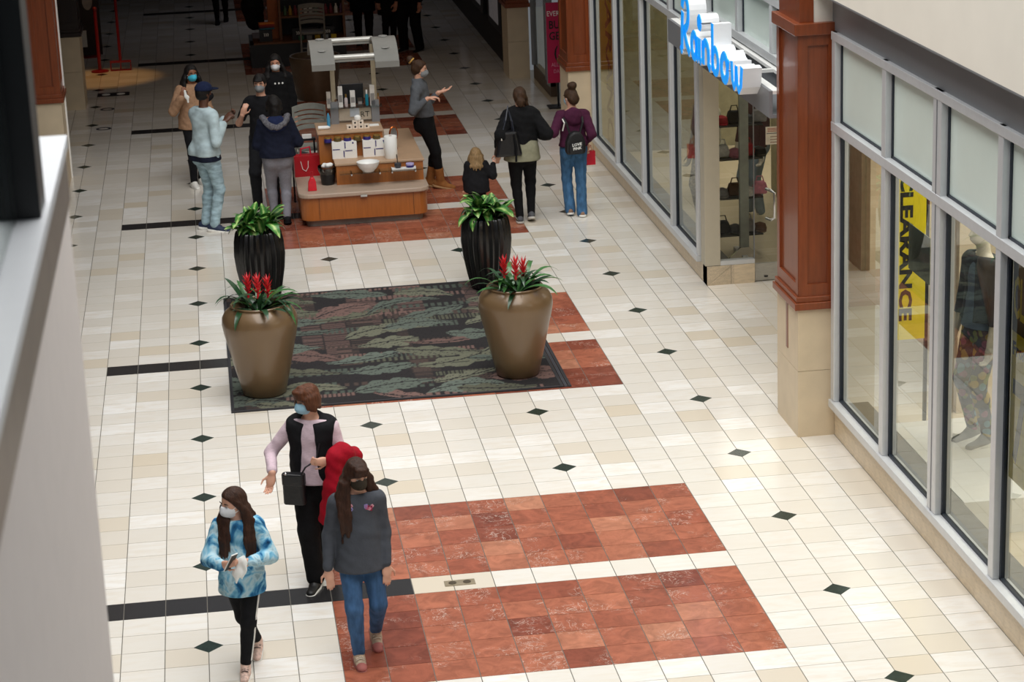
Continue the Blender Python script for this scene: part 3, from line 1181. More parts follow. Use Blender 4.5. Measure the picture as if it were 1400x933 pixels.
    # -- parts
    def part(s, name, F, m, res=None, wr=0.0, parent=None, smooth=1, label=None):
        o = link(name, F.mesh(name, res or s.res * 1.1, wr, smooth), m, parent or s.e)
        if label:
            o['label'] = label
        return o

    def top(s, m, name='shirt', hem=.02, g=.012, sleeve=1.0, neck=.10, flare=0.0, wr=.0016, shoulders=True, cuff=.0, extra=None, label=None, open_=None, sl=None, high=0.0):
        """garment on the torso: hem = drop below the pelvis, g = ease, sleeve = share of the arm covered"""
        h, F, w, f = s.h, Field(), s.heavy, s.f
        low = s.P - V3(0, 0, hem)
        hipr = (.104 if hem > -.05 else .088) * h * w
        F.cone(low - V3(0, 0, .04), s.P + (s.N - s.P) * .3, hipr + g * .8 + flare, .08 * h * w + g + flare * .5, .04, (f, .84))
        F.cone(s.P + (s.N - s.P) * .3, s.ch, .08 * h * w + g + flare * .5, .088 * h * w + g, .04, (f, .70))
        F.cone(s.sh['l'] * .85 + s.sh['r'] * .15, s.sh['r'] * .85 + s.sh['l'] * .15, .042 * h + g, .042 * h + g, .05)
        F.cone(s.N - s.up_t * .05 * h, s.N + s.up_t * (.0 + high), .30 * s.hh, .27 * s.hh + g, .03)
        if hem > -.05:
            for q in 'lr':
                bb = s.hip[q] - f * .034 * h
                F.cone(bb + V3(0, 0, .03 * h), bb - V3(0, 0, .05 * h), .05 * h * w + g * .9, .05 * h * w + g * .9, .04)
        sl = sl or .0255
        ga = g * .55
        for q in 'lr':
            if sleeve <= 0:
                F.cone(s.sh[q], s.sh[q], .036 * h + ga, .036 * h + ga, .03)
                continue
            a, e, wv = s.sh[q], s.el[q], s.wr[q]
            if sleeve <= .5:
                t = sleeve / .5
                F.cone(a, a + (e - a) * t, .033 * h + ga, sl * h + ga * 1.3, .03)
                d = nrm(e - a)
            else:
                t = (sleeve - .5) / .5
                F.path([a, e, e + (wv - e) * t], [.033 * h + ga, sl * h + ga, .0185 * h + ga + cuff], .025)
        if extra:
            extra(F)
        F.cut(low, (0, 0, -1))
        F.cut(s.N + s.up_t * (.012 + high), s.up_t)
        return s.part(name, F, m, wr=wr, label=label)

    def pants(s, m, name='trousers', g=.010, hem=.0, wr=.0014, knee=.034, ankle=.024, waist=.05, label=None, to=1.0):
        h, F, w = s.h, Field(), s.heavy
        F.cone(s.P - V3(0, 0, .015 * h), s.P + V3(0, 0, waist), .085 * h * w + g, .078 * h * w + g, .03, (s.f, .74))
        for q in 'lr':
            k, a = s.kn[q], s.an[q]
            e = k + (a - k) * (1 - hem) * to
            F.path([s.hip[q], k, e], [.054 * h * w + g, knee * h + g, ankle * h + g], .03)
            mm = k * .72 + a * .28 - s.f * .008 * h
            F.cone(mm, mm * .8 + a * .2, .032 * h + g, .027 * h + g, .02)
            b = s.hip[q] - s.f * .03 * h - V3(0, 0, .0)
            F.cone(b, b - V3(0, 0, .03 * h), .05 * h * w + g * .5, .045 * h * w + g * .5, .03)
        F.cut(s.P + V3(0, 0, waist), (0, 0, 1))
        return s.part(name, F, m, wr=wr, label=label)

    def shoes(s, m, sole=None, boot=0.0, wide=1.0, dirs=(None, None), toe=None, laces=None):
        h = s.h
        for k, q in enumerate('lr'):
            a = s.an[q]
            fd = dirs[k] if dirs[k] is not None else s.footdir(q)
            fl = nrm(V3(fd[0], fd[1], 0))
            lift = max(0.0, a[2] - .06 * h / 1.6)
            pit = min(.9, lift / .13)
            d = nrm(fl * math.cos(pit) - V3(0, 0, math.sin(pit)))
            nu = nrm(np.cross(np.cross(d, V3(0, 0, 1)), d))
            sdv = np.cross(d, nu)
            heel = a - nu * .022 * h - d * .025 * h
            toe_ = heel + d * .118 * h
            F = Field()
            F.cone(heel, heel + d * .05 * h, .026 * h * wide, .028 * h * wide, .02, (sdv, .85))
            F.cone(heel + d * .05 * h - nu * .004 * h, toe_ - nu * .006 * h, .027 * h * wide, .022 * h * wide, .02, (nu, .72))
            F.cone(a - nu * .01 * h, a + nrm(s.kn[q] - a) * (.012 * h + boot), .026 * h * wide, .027 * h * wide + boot * .03, .02)
            F.cut(heel - nu * .021 * h, -nu)
            o = s.part('shoe', F, m, res=s.res * .9, wr=.0008 if boot else 0)
            if sole is not None:
                G = Field()
                G.cone(heel - nu * .018 * h, heel + d * .05 * h - nu * .018 * h, .029 * h * wide, .029 * h * wide, .01)
                G.cone(heel + d * .05 * h - nu * .018 * h, toe_ - nu * .02 * h, .03 * h * wide, .025 * h * wide, .01)
                G.cut(heel - nu * .010 * h, nu)
                G.cut(heel - nu * .027 * h, -nu)
                s.part('sole', G, sole, res=s.res * .8, parent=o, smooth=0)
            if laces is not None:
                for t in (.045, .060, .075):
                    c0 = heel + d * t * h + nu * (.026 - .09 * (t - .045)) * h
                    B().tube([c0 - sdv * .019 * h - nu * .006 * h, c0 + nu * .001 * h, c0 + sdv * .019 * h - nu * .006 * h], .003, 5).obj('lace', laces, o)
            if toe is not None:
                G = Field()
                G.cone(toe_ - nu * .006 * h - d * .012 * h, toe_ - nu * .008 * h, .027 * h * wide, .0235 * h * wide, .01, (nu, .78))
                G.cut(heel - nu * .012 * h, -nu)
                s.part('toe_cap', G, toe, res=s.res * .8, parent=o)

    def eyes(s, brow=None):
        hh = s.hh
        for sd in (-1, 1):
            c = s.H + s.hl * sd * .15 * hh + s.hf * .352 * hh + s.hu * .0 * hh
            r = .034 * hh
            o = B().ball(c, (r * 1.15, r * 1.15, r * .62), 10, 6).obj('eye', M_EYEW, s.e, True)
            B().ball(c + s.hf * r * .72, (r * .55,) * 3, 8, 6).obj('iris', M_EYED, o, True)
            if brow:
                p = [s.H + s.hl * sd * t * hh + s.hf * (.385 - .25 * (t - .06) ** 2 * 4) * hh + s.hu * (.085 + .02 * math.sin((t - .06) * 14)) * hh for t in (.06, .13, .20, .26)]
                B().tube(p, [.014 * hh, .02 * hh, .017 * hh, .008 * hh], 6).obj('eyebrow', brow, s.e, True)

    def mask(s, m, loop=None, low=0.0):
        hh, H, hf, hl, hu = s.hh, s.H, s.hf, s.hl, s.hu
        A = np.stack([hl, hf, hu])
        F = Field()
        F.ell(H + hf * .10 * hh - hu * .21 * hh, A, (.29 * hh, .345 * hh, .31 * hh), .02)
        F.cone(H + hf * .40 * hh - hu * .06 * hh, H + hf * .43 * hh - hu * .2 * hh, .05 * hh, .09 * hh, .05)
        F.cut(H - hu * (.055 + low) * hh, hu + hf * -.12)
        F.cut(H + hf * .12 * hh, -hf)
        F.cut(H - hu * .46 * hh, -hu)
        o = s.part('face_mask', F, m, res=.006)
        for sd in (-1, 1):
            p = [H + hl * sd * .26 * hh + hf * .2 * hh - hu * .13 * hh, H + hl * sd * .325 * hh + hf * .06 * hh - hu * .06 * hh, H + hl * sd * .36 * hh - hf * .07 * hh + hu * .06 * hh,
                 H + hl * sd * .35 * hh - hf * .14 * hh - hu * .06 * hh, H + hl * sd * .32 * hh - hf * .02 * hh - hu * .22 * hh, H + hl * sd * .25 * hh + hf * .18 * hh - hu * .3 * hh]
            B().tube(p, .0022, 5).obj('ear_loop', loop or M_WHITEPL, o)
        return o

    def hair(s, m, style='short', length=.3, extra=None, fs=(1, 1)):
        hh, H, hf, hl, hu = s.hh, s.H, s.hf, s.hl, s.hu
        A = np.stack([hl, hf, hu])
        F = Field()
        F.ell(H + hu * .13 * hh - hf * .06 * hh, A, (.375 * hh, .455 * hh, .415 * hh), .02)
        if style != 'cap':
            F.ell(H - hu * .08 * hh - hf * .17 * hh, A, (.345 * hh, .33 * hh, .34 * hh), .03)
        fr = .27 if style in ('bangs', 'bob') else .30
        F.ell(H + hf * .36 * hh - hu * .16 * hh, A, (fr * hh * 1.15, .36 * hh, (.25 if style in ('bangs', 'bob') else .42) * hh), .02, True)
        rs = np.random.RandomState(int(s.h * 1000))
        if style in ('long', 'bangs'):
            for k in range(26):
                a = math.radians(84 + 192 * k / 25)
                b = H + hf * (math.cos(a) * .36 - .02) * hh + hl * math.sin(a) * .335 * hh + hu * .04 * hh
                side = abs(math.sin(a))
                lo_ = max(0.0, (side - .80) / .20) * fs[0 if math.sin(a) > 0 else 1]
                m1 = s.N + s.l * math.sin(a) * (.05 + .045 * rs.rand()) * s.h + s.f * (math.cos(a) * .075 * s.h + lo_ * .05) + V3(0, 0, .012)
                e = m1 + s.f * (.035 * lo_ - .02 * (1 - lo_)) * 1.6 + s.l * (rs.rand() - .5) * .03 - V3(0, 0, length * (.78 + .3 * rs.rand()))
                F.path([b, b * .45 + m1 * .55 + V3(0, 0, .02), m1, m1 * .5 + e * .5 + s.f * (.022 * lo_ - .01), e], [.05 * hh + .004, .075 * hh + .004, .078 * hh + .004, .062 * hh, .018 * hh], .016, None)
        if style in ('long', 'bangs') and length > .25:
            for sd, on in ((1, fs[0]), (-1, fs[1])):
                for k in range(7 if on else 0):
                    t = k / 6
                    b = H + hl * sd * .33 * hh + hu * (.1 - .25 * t) * hh - hf * .02 * hh
                    m1 = s.N + s.l * sd * (.042 + .042 * t) * s.h + s.f * (.050 - .012 * t) * s.h + V3(0, 0, .01)
                    e = m1 + s.f * .035 + s.l * sd * .012 * (t - .3) - V3(0, 0, length * (.7 + .3 * rs.rand()))
                    F.path([b, b * .4 + m1 * .6 + V3(0, 0, .02), m1, m1 * .5 + e * .5 + s.f * .016, e], [.05 * hh, .07 * hh, .07 * hh, .055 * hh, .014 * hh], .012)
        if style == 'bangs':
            for k in range(9):
                t = (k - 4) / 4
                b = H + hu * .40 * hh + hf * .22 * hh + hl * t * .12 * hh
                e = H + hu * (.12 + .03 * (k % 2)) * hh + hf * (.42 - .10 * t * t) * hh + hl * t * .25 * hh
                F.path([b, (b + e) / 2 + hf * .05 * hh + hu * .04 * hh, e], [.07 * hh, .06 * hh, .03 * hh], .012)
        if style == 'bob':
            for k in range(15):
                a = math.radians(50 + 260 * k / 14)
                b = H + hf * math.cos(a) * .30 * hh + hl * math.sin(a) * .32 * hh + hu * .1 * hh
                e = H + hf * math.cos(a) * .40 * hh + hl * math.sin(a) * .42 * hh - hu * (.22 + .06 * (k % 3)) * hh
                F.path([b, e], [.12 * hh, .07 * hh], .02)
            for k in range(7):
                t = (k - 3) / 3
                b = H + hu * .42 * hh + hf * .2 * hh + hl * t * .1 * hh
                e = H + hu * .17 * hh + hf * (.44 - .10 * t * t) * hh + hl * (t * .26 + .04) * hh
                F.path([b, (b + e) / 2 + hf * .07 * hh + hu * .06 * hh, e], [.09 * hh, .08 * hh, .05 * hh], .015)
        if extra:
            extra(F)
        return s.part('hair', F, m, wr=.0026)

    def w(s, p):
        """world point from a local one"""
        return tuple(np.asarray(p) + s.root)
H_BROWN = hair_mat('dark_brown_hair', '3a2216')
H_AUBURN = hair_mat('short_auburn_hair', '5b3521')
H_BLACK = hair_mat('black_hair', '120e0d')
H_MID = hair_mat('mid_brown_hair', '3d2818')
H_BLOND = hair_mat('dark_blond_hair', '8a6f4c')
F_BLACK = fabric('black_cloth', '17171a', .2)
F_BLACK2 = fabric('black_knit', '101012', .2)
F_JEAN = mat('blue_denim', '3f5f86', .85, var=.3, scale=9, stretch=(3, 3, 1), bump=.2, spec=.2)
F_JEAN2 = mat('faded_blue_denim', '41678c', .85, var=.35, scale=8, stretch=(3, 3, 1), bump=.2, spec=.2)
F_LDEN = mat('bleached_denim', 'b4c6cb', .88, var=.22, scale=7, stretch=(1, 1, 1.6), bump=.12, spec=.2)
F_LDEN2 = mat('bleached_denim_jeans', '9db6c0', .88, var=.4, scale=9, stretch=(1, 1, 2.2), bump=.15, spec=.2)
F_WHITE = mat('white_rubber', 'e4e2dc', .55)
MASK_B = fabric('blue_surgical_mask', 'a4cfe4', .05, 30, bump=.1)
MASK_C = fabric('cyan_surgical_mask', '4cc0dc', .05, 30, bump=.1)
MASK_W = fabric('white_mask', 'dfe1e4', .04, 30, bump=.1)
MASK_K = fabric('dark_olive_mask', '3b342b', .08, 30, bump=.1)
MASK_G = fabric('grey_mask', '85888a', .08, 30, bump=.1)

# 1. girl in the tie-dyed sweatshirt
M = NT('blue_tie_dye')
tc = M.n('ShaderNodeTexCoord')
n1 = M.noise(tc.outputs['Object'], 7.5, 3, .55, .9)
M.l(M.ramp(n1, [(.32, lin('13304f')), (.42, lin('2f6f9e')), (.5, lin('79b6d2')), (.58, lin('b9d6e0')), (.68, lin('8fb0bf'))]), M.b.inputs['Base Color'])
M.b.inputs['Roughness'].default_value = .9
M.b.inputs['Specular IOR Level'].default_value = .15
g1 = Human((.27, -.42), 1.335, (-.12, -1), (-.82, -.55, -.12), ank=((.250, -.53, .062), (.345, -.22, .115)), wri=((.345, -.66, .88), (.135, -.69, .885)),
           hand=((-.75, -.35, .12), (.6, -.55, .25)), pole=((.75, .5, -.6), (-.6, .6, -.6)), res=.0066, label='girl in blue tie dye sweatshirt and black striped leggings walking nearest the left', hcurl=(.55, .75))
g1.top(M.m, 'sweatshirt', hem=.135, g=.022, flare=.012, cuff=.004, wr=.0028, sl=.031)
lg = g1.pants(F_BLACK, 'leggings', g=.006, hem=.10, wr=.0005)
for dk in (-.006, .006, .018):
    pts = []
    side = nrm(g1.l * 1 + g1.f * .35)
    for t in np.linspace(0, 1, 14):
        a = g1.hip['l'] * (1 - t * 2) + g1.kn['l'] * t * 2 if t < .5 else g1.kn['l'] * (2 - t * 2) + g1.an['l'] * (t * 2 - 1)
        r = np.interp(t, [0, .5, .65, 1], [.054, .034, .0345, .024]) * g1.h + .0075
        pts.append(a + nrm(side + g1.f * dk * 9) * r)
    B().tube(pts[2:-1], .0035, 5).obj('side_stripe', F_WHITE, lg)
g1.shoes(mat('pale_pink_canvas', 'd8b9ab', .8, var=.3, scale=45), F_WHITE, laces=mat('dark_lace', '3a2f2c', .8))
g1.hair(H_BROWN, 'long', .30)
g1.eyes(H_BROWN)
g1.mask(MASK_W)
ph = empty('smartphone', g1.w(g1.wr['r'] + g1.hd['r'] * .085 + V3(.012, -.012, .018)), .6, 'dark smartphone with white case in the hand of the tie dye girl', 'phone')
b_ = box('phone_body', -.035, .035, -.004, .004, -.07, .07, M_WHITE, ph, .003)
box('screen', -.032, .032, -.0055, -.004, -.065, .065, M_BLACKMET, ph)
ph.rotation_euler = (.5, 0.1, .9)
# crumpled tissue in her other hand
F = Field()
c = g1.wr['l'] + g1.hd['l'] * .075 + V3(0, -.02, .012)
F.path([c + V3(.02, 0, .04), c, c + V3(-.03, -.01, -.06), c + V3(-.045, -.02, -.13)], [.012, .028, .024, .012], .03, (V3(.3, 1, 0), .4))
F.path([c, c + V3(.02, -.01, -.05), c + V3(-.005, -.02, -.11)], [.02, .018, .01], .02, (V3(1, .5, 0), .4))
o = link('paper_tissue', F.mesh('paper_tissue', .006, .004), M_WHITEPL)
o.location = tuple(g1.root)
tag(o, 'crumpled white paper tissue in the left hand of the tie dye girl', 'tissue')

# 2. grandmother
F_PINK = mat('pale_pink_ribbed_knit', 'd9c2cc', .9, var=.08, scale=30, stretch=(1, 1, 4), bump=.4, spec=.15)
gm = Human((.865, 1.02), 1.565, (-.35, -.94), (-.80, -.56, -.12), ank=((.925, 1.22, .10), (.815, .90, .062)), wri=((.965, .745, 1.05), (.547, .88, .945)),
           hand=((-.95, -.3, .1), (-.25, -.2, -.95)), pole=((.5, .8, -.5), (-.35, .9, -.1)), res=.0072, heavy=1.12, label='older woman in black vest over pale pink top, red coat over her arm', hcurl=(1.0, .55))
gm.top(F_PINK, 'knit_top', hem=.02, g=.012, sleeve=.93, wr=.002, cuff=.004)
# sleeveless vest, open down the front
F = Field()
h_, w_ = gm.h, gm.heavy
g_ = .03
F.cone(gm.P - V3(0, 0, .0), gm.P + (gm.N - gm.P) * .3, .09 * h_ * w_ + g_ + .004, .082 * h_ * w_ + g_, .04, (gm.f, .76))
F.cone(gm.P + (gm.N - gm.P) * .3, gm.ch, .082 * h_ * w_ + g_, .088 * h_ * w_ + g_, .04, (gm.f, .74))
F.cone(gm.sh['l'] * .86 + gm.sh['r'] * .14, gm.sh['r'] * .86 + gm.sh['l'] * .14, .042 * h_ + g_, .042 * h_ + g_, .05)
F.cone(gm.N - V3(0, 0, .06), gm.N + V3(0, 0, .05), .32 * gm.hh, .33 * gm.hh, .03)
A_ = np.stack([gm.l, gm.f, V3(0, 0, 1)])
for q, sd in (('l', 1), ('r', -1)):
    F.ell(gm.sh[q] + gm.l * sd * .075 - V3(0, 0, .05), A_, (.055, .10, .13), .02, True)
F.cone(gm.P + gm.f * .17 - V3(0, 0, .1), gm.N + gm.f * .12 + V3(0, 0, .03), .085, .052, .015, (gm.f, .9), True)
F.ell(gm.N + V3(0, 0, .08) + gm.f * .05, A_, (.072, .10, .10), .02, True)
F.cut(gm.P - V3(0, 0, .035), (0, 0, -1))
F.cut(gm.N + V3(0, 0, .03) - gm.f * .0, V3(0, 0, 1) + gm.f * .5)
gm.part('vest', F, fabric('black_quilted_vest', '19191c', .15), wr=.002)
gm.pants(F_BLACK2, g=.016, hem=.03, ankle=.034, knee=.04, wr=.002)
gm.shoes(mat('black_shoe', '161616', .5), F_WHITE)
gm.hair(H_AUBURN, 'bob')
gm.eyes(H_AUBURN)
gm.mask(MASK_B)
# cross-body bag
pb = empty('shoulder_bag', (.70, .845, .70), -.35, 'black leather cross body bag at hip of the woman in the vest', 'bag')
B().prism(rrect(-.085, .085, -.035, .035, .03), 0, .235).obj('bag_body', mat('black_leather', '141416', .4, bump=.2), pb, bevel=.012)
B().prism(rrect(-.088, .088, -.039, .039, .03), .15, .242).obj('flap', mat('black_leather_flap', '18181b', .38, bump=.2), pb, bevel=.01)
B().ball((-.05, -.03, .245), .012, 8, 6).obj('ring', M_CHROME, pb)
w0 = np.array((.70, .845, .70))
a = gm.root + gm.P + gm.f * .135 + gm.l * .055 + V3(0, 0, .16)
pts = [V3(.745, .80, .925), V3(.79, .79, 1.0), a * .5 + V3(.80, .80, 1.02) * .5, a, gm.root + gm.ch + gm.f * .12 + gm.l * .09]
Rm = Matrix.Rotation(.35, 4, 'Z')
B().tube([tuple(Rm @ Vector(p - w0)) for p in pts], .007, 6).obj('strap', mat('black_strap', '1b1b20', .5), pb)
# red coat carried over the forearm
F = Field()
cw = gm.wr['l'] + V3(.0, 0, .0)
el = gm.el['l']
mid = (el + cw) / 2
F.path([el + V3(.05, .03, .0), mid + V3(.04, 0, .04), cw + V3(.045, .02, .025)], [.07, .085, .06], .06)
for k in range(8):
    t = k / 7
    tp = (el + V3(.10, .06, .02)) * (1 - t) + (cw + V3(.02, .0, .01)) * t
    bt = tp + V3(-.09 + .04 * math.sin(k * 2.1) - .02 * t, -.05 + .04 * (k % 2), -.42 - .05 * math.sin(k * 1.3 + 1))
    F.path([tp + V3(0, -.02, .0), tp * .5 + bt * .5 + V3(.02, -.04, 0), bt], [.05, .052, .042], .035, (nrm(V3(.4, 1, 0)), .7))
    F.path([tp + V3(0, .05, 0), tp + V3(.02, .06, -.22)], [.04, .04], .035)
o = link('red_coat', F.mesh('red_coat', .009, .004), fabric('red_wool', '96081f', .12, 20))
o.location = tuple(gm.root)
tag(o, 'red wool coat draped over the forearm of the woman in black vest', 'coat')

# 3. girl in the dark grey top
F_GREY = fabric('charcoal_jersey', '4a4d54', .08, 20)
g2 = Human((1.085, -.42), 1.475, (.06, -1), (.36, -.9, -.24), ank=((1.172, -.25, .125), (1.033, -.505, .066)), wri=((1.26, -.49, .715), (.858, -.49, .715)),
           hand=((-.05, -.2, -1), (.1, -.2, -1)), pole=((.25, 1, 0), (-.3, 1, 0)), res=.0068, label='girl with long hair in dark grey embroidered top and blue jeans walking', hcurl=(.35, .4))
tp_ = g2.top(F_GREY, 'long_sleeve_top', hem=.11, g=.016, flare=.028, sleeve=.98, wr=.0018)
g2.pants(F_JEAN, 'jeans', g=.009, hem=.05, wr=.0016)
g2.shoes(mat('beige_mesh_trainer', 'b09c86', .8, var=.25, scale=40), mat('pink_rubber', 'a0625c', .6), toe=mat('rose_suede', 'a4605a', .8), laces=mat('pale_lace', 'd9d0c0', .8))
g2.hair(H_BROWN, 'bangs', .33, fs=(0, 1))
g2.eyes(H_BROWN)
g2.mask(MASK_K, F_BLACK)
rs = np.random.RandomState(3)
PETAL = [mat('embroidery_' + n, c, .8) for n, c in (('pink', 'c05c7c'), ('wine', '8a2440'), ('lilac', '8d84b8'), ('blush', 'd79aa4'))]
for sd in (-1, 1):
    for k in range(11):
        c0 = g2.N - V3(0, 0, .06 * rs.rand() + .04) + g2.l * sd * (.045 + .06 * rs.rand())
        b = B()
        for q in range(5):
            b.ball((.008 * math.cos(q * 1.257), 0, .008 * math.sin(q * 1.257)), (.006, .004, .006), 6, 4)
        o = b.obj('embroidered_flower', PETAL[k % 4], tp_)
        # lie on the cloth: march along the facing direction
        me = tp_.data
        co = np.empty(len(me.vertices) * 3, np.float32)
        me.vertices.foreach_get('co', co)
        co = co.reshape(-1, 3)
        dd = (co - c0) - np.outer((co - c0) @ g2.f, g2.f)
        near = co[np.linalg.norm(dd, axis=1) < .014]
        o.location = near[(near @ g2.f).argmax()] if len(near) else c0

# 4. man in the bleached denim jacket
dm_ = Human((.20, 12.47), 1.83, (.80, .60), (.86, .5, -.05), ank=((.13, 12.60, .085), (.235, 12.44, .085)), wri=((.46, 12.56, 1.37), (.437, 12.36, 1.36)),
            hand=((.75, .0, .5), (.7, .3, .6)), pole=((.3, .3, -1), (-.1, -.4, -1)), skin_='dark', lean=(.0, .0), res=.0095, label='man in bleached denim jacket and jeans with navy cap seen from behind', hcurl=(.9, .9))
dm_.top(fabric('navy_tee', '1a1f30'), 'tee', hem=.085, g=.018, sleeve=.3)
dm_.top(F_LDEN, 'denim_jacket', hem=.02, g=.026, sleeve=.94, wr=.0016, high=.02, cuff=.004)
dm_.pants(F_LDEN2, 'jeans', g=.007, hem=.0, knee=.034, ankle=.028, wr=.0026)
dm_.shoes(mat('navy_trainer', '1f2b47', .7), F_WHITE, dirs=(nrm((.9, -.1, 0)), nrm((.95, -.3, 0))))
dm_.hair(H_BLACK, 'short')
dm_.eyes(H_BLACK)
dm_.mask(F_BLACK, F_BLACK)
F = Field()
A_ = np.stack([dm_.hl, dm_.hf, dm_.hu])
F.ell(dm_.H + dm_.hu * .19 * dm_.hh - dm_.hf * .05 * dm_.hh, A_, (.42 * dm_.hh, .50 * dm_.hh, .42 * dm_.hh), .02)
F.cut(dm_.H + dm_.hu * .13 * dm_.hh, -dm_.hu)
F2 = Field()
F2.ell(dm_.H + dm_.hu * .19 * dm_.hh + dm_.hf * .52 * dm_.hh, A_, (.34 * dm_.hh, .32 * dm_.hh, .06 * dm_.hh), .02)
cp = dm_.part('cap', F, fabric('navy_cap', '17203c'))
dm_.part('brim', F2, fabric('navy_cap_brim', '131a30'), parent=cp)
B().tube([tuple(dm_.wr['r'] - dm_.hd['r'] * .0 + V3(.03 * math.cos(t), .03 * math.sin(t), .012 * math.sin(t))) for t in np.linspace(0, 6.2, 12)], .008, 6).obj('wristwatch', M_CHROME, dm_.e)

# 5. woman in the navy puffer seen from behind
nv = Human((1.06, 12.62), 1.60, (-.04, 1), (0, 1, -.12), ank=((.985, 12.74, .085), (1.13, 12.56, .085)), wri=((.90, 12.86, .98), (1.24, 12.86, .98)),
           hand=((.4, .8, .3), (-.4, .8, .3)), skin_='light', res=.0095, heavy=1.2, label='woman in navy puffer jacket with fur trimmed hood and grey leggings, back turned', hcurl=(.8, .8))
nv.top(fabric('navy_puffer', '161a2b', .15), 'puffer_jacket', hem=.0, g=.036, flare=.01, wr=.003, cuff=.006, sl=.031)
nv.pants(fabric('heather_grey_leggings', '85858d', .08, 40), 'leggings', g=.010, hem=.06, wr=.0012)
nv.shoes(F_BLACK, F_BLACK2, boot=.12)
nv.hair(H_BLACK, 'bob', extra=lambda F: F.cone(nv.H - nv.f * .1 + V3(0, 0, .0), nv.H - nv.f * .1 - V3(0, 0, .12), .06, .07, .04))
nv.eyes(H_BLACK)
nv.mask(MASK_B)
F = Field()
rim = [nv.N + nv.l * .15 * math.sin(a) * 1.0 - nv.f * (.04 + .13 * math.cos(a)) + V3(0, 0, .03 - .11 * math.cos(a) ** 2) for a in np.linspace(-1.9, 1.9, 13)]
F.path(rim, [.035] * 13, .02)
hd_ = Field()
hd_.ell(nv.N - nv.f * .10 - V3(0, 0, .05), np.stack([nv.l, nv.f, V3(0, 0, 1)]), (.14, .09, .11), .02)
hp = nv.part('hood', hd_, fabric('navy_hood_lining', '1b2444', .2))
nv.part('fur_trim', F, fabric('grey_fur', '6d6c72', .5, 60, bump=1.0), parent=hp, wr=.006, smooth=0)

# 6. young man in the black polo
po = Human((.93, 13.5), 1.73, (-.28, -.96), (-.2, -.97, -.12), ank=((1.03, 13.5, .08), (.80, 13.56, .08)), wri=(None, (.675, 13.22, 1.27)),
           hand=(None, (.35, -.2, .9)), pole=(None, (-.5, .1, -1)), skin_='fair', res=.0095, label='young man in black polo shirt and grey mask facing the shoppers', hcurl=(.5, .8))
po.top(F_BLACK, 'polo_shirt', hem=.06, g=.018, sleeve=.36, wr=.002, high=.015)
po.pants(fabric('charcoal_trousers', '26272b'), g=.014, knee=.036, ankle=.028)
po.shoes(F_BLACK, F_BLACK2)
po.hair(H_BLACK, 'short', extra=lambda F: [F.cone(po.H + po.hu * .40 * po.hh + po.hf * .2 * po.hh + po.hl * t * .5 * po.hh, po.H + po.hu * .24 * po.hh + po.hf * .42 * po.hh + po.hl * (t * 1.0 + .03) * po.hh, .02, .010, .012) for t in (-.2, -.12, -.04, .04, .12, .2)])
po.eyes(H_BLACK)
po.mask(MASK_G, F_BLACK)

# 7. woman in the black hoodie
ho = Human((1.20, 15.75), 1.60, (.05, -1), (-.05, -.97, -.15), skin_='light', res=.0095, heavy=1.15, label='woman in black hoodie and white mask standing behind the man in polo')
ho.top(F_BLACK2, 'hoodie', hem=.06, g=.032, wr=.003, sl=.029, high=.03)
ho.pants(F_BLACK, g=.012)
ho.shoes(F_BLACK, F_WHITE)
ho.hair(H_BLACK, 'long', .08)
ho.eyes(H_BLACK)
ho.mask(MASK_W)
hp = ho.part('hood', Field().ell(ho.N - ho.f * .08 + V3(0, 0, .03), np.stack([ho.l, ho.f, V3(0, 0, 1)]), (.14, .11, .10), .02), F_BLACK2)
for k in range(3):
    B().ball(ho.ch + ho.f * .155 + ho.l * (-.03 + .05 * k) + V3(0, 0, .05), (.012, .006, .014), 6, 5).obj('chest_print', M_WHITEPL, ho.e)

# 8. woman in the tan coat
F_TAN = fabric('tan_teddy_coat', 'a88468', .14, 40, bump=.6)
tn = Human((.06, 15.1), 1.635, (.3, -.95), (.36, -.93, -.1), ank=((.10, 15.2, .085), (-.0, 14.98, .085)), wri=(None, (-.077, 14.85, 1.24)), hand=(None, (.35, -.1, .9)),
           pole=(None, (-.6, .3, -1)), skin_='brown', res=.0095, label='woman in tan coat with long black hair and bright blue mask', hcurl=(.4, .9))
tn.top(F_TAN, 'coat', hem=.09, g=.034, flare=.008, sleeve=.97, wr=.003, sl=.028, cuff=.006, high=.02)
tn.pants(F_BLACK, g=.008)
tn.shoes(F_WHITE, mat('pale_sole', 'cfcfc9', .6))
tn.hair(H_BLACK, 'long', .16)
tn.eyes(H_BLACK)
tn.mask(MASK_C)
F = Field()
c = tn.wr['r'] + tn.hd['r'] * .06 + V3(.03, -.02, 0)
F.path([c + V3(0, 0, .03), c + V3(.02, 0, -.05), c + V3(.03, 0, -.11)], [.02, .022, .01], .02, (V3(0, 1, 0), .4))
o = link('white_napkin', F.mesh('white_napkin', .008, .004), M_WHITEPL)
o.location = tuple(tn.root)
tag(o, 'white napkin in the raised hand of the woman in tan coat', 'napkin')

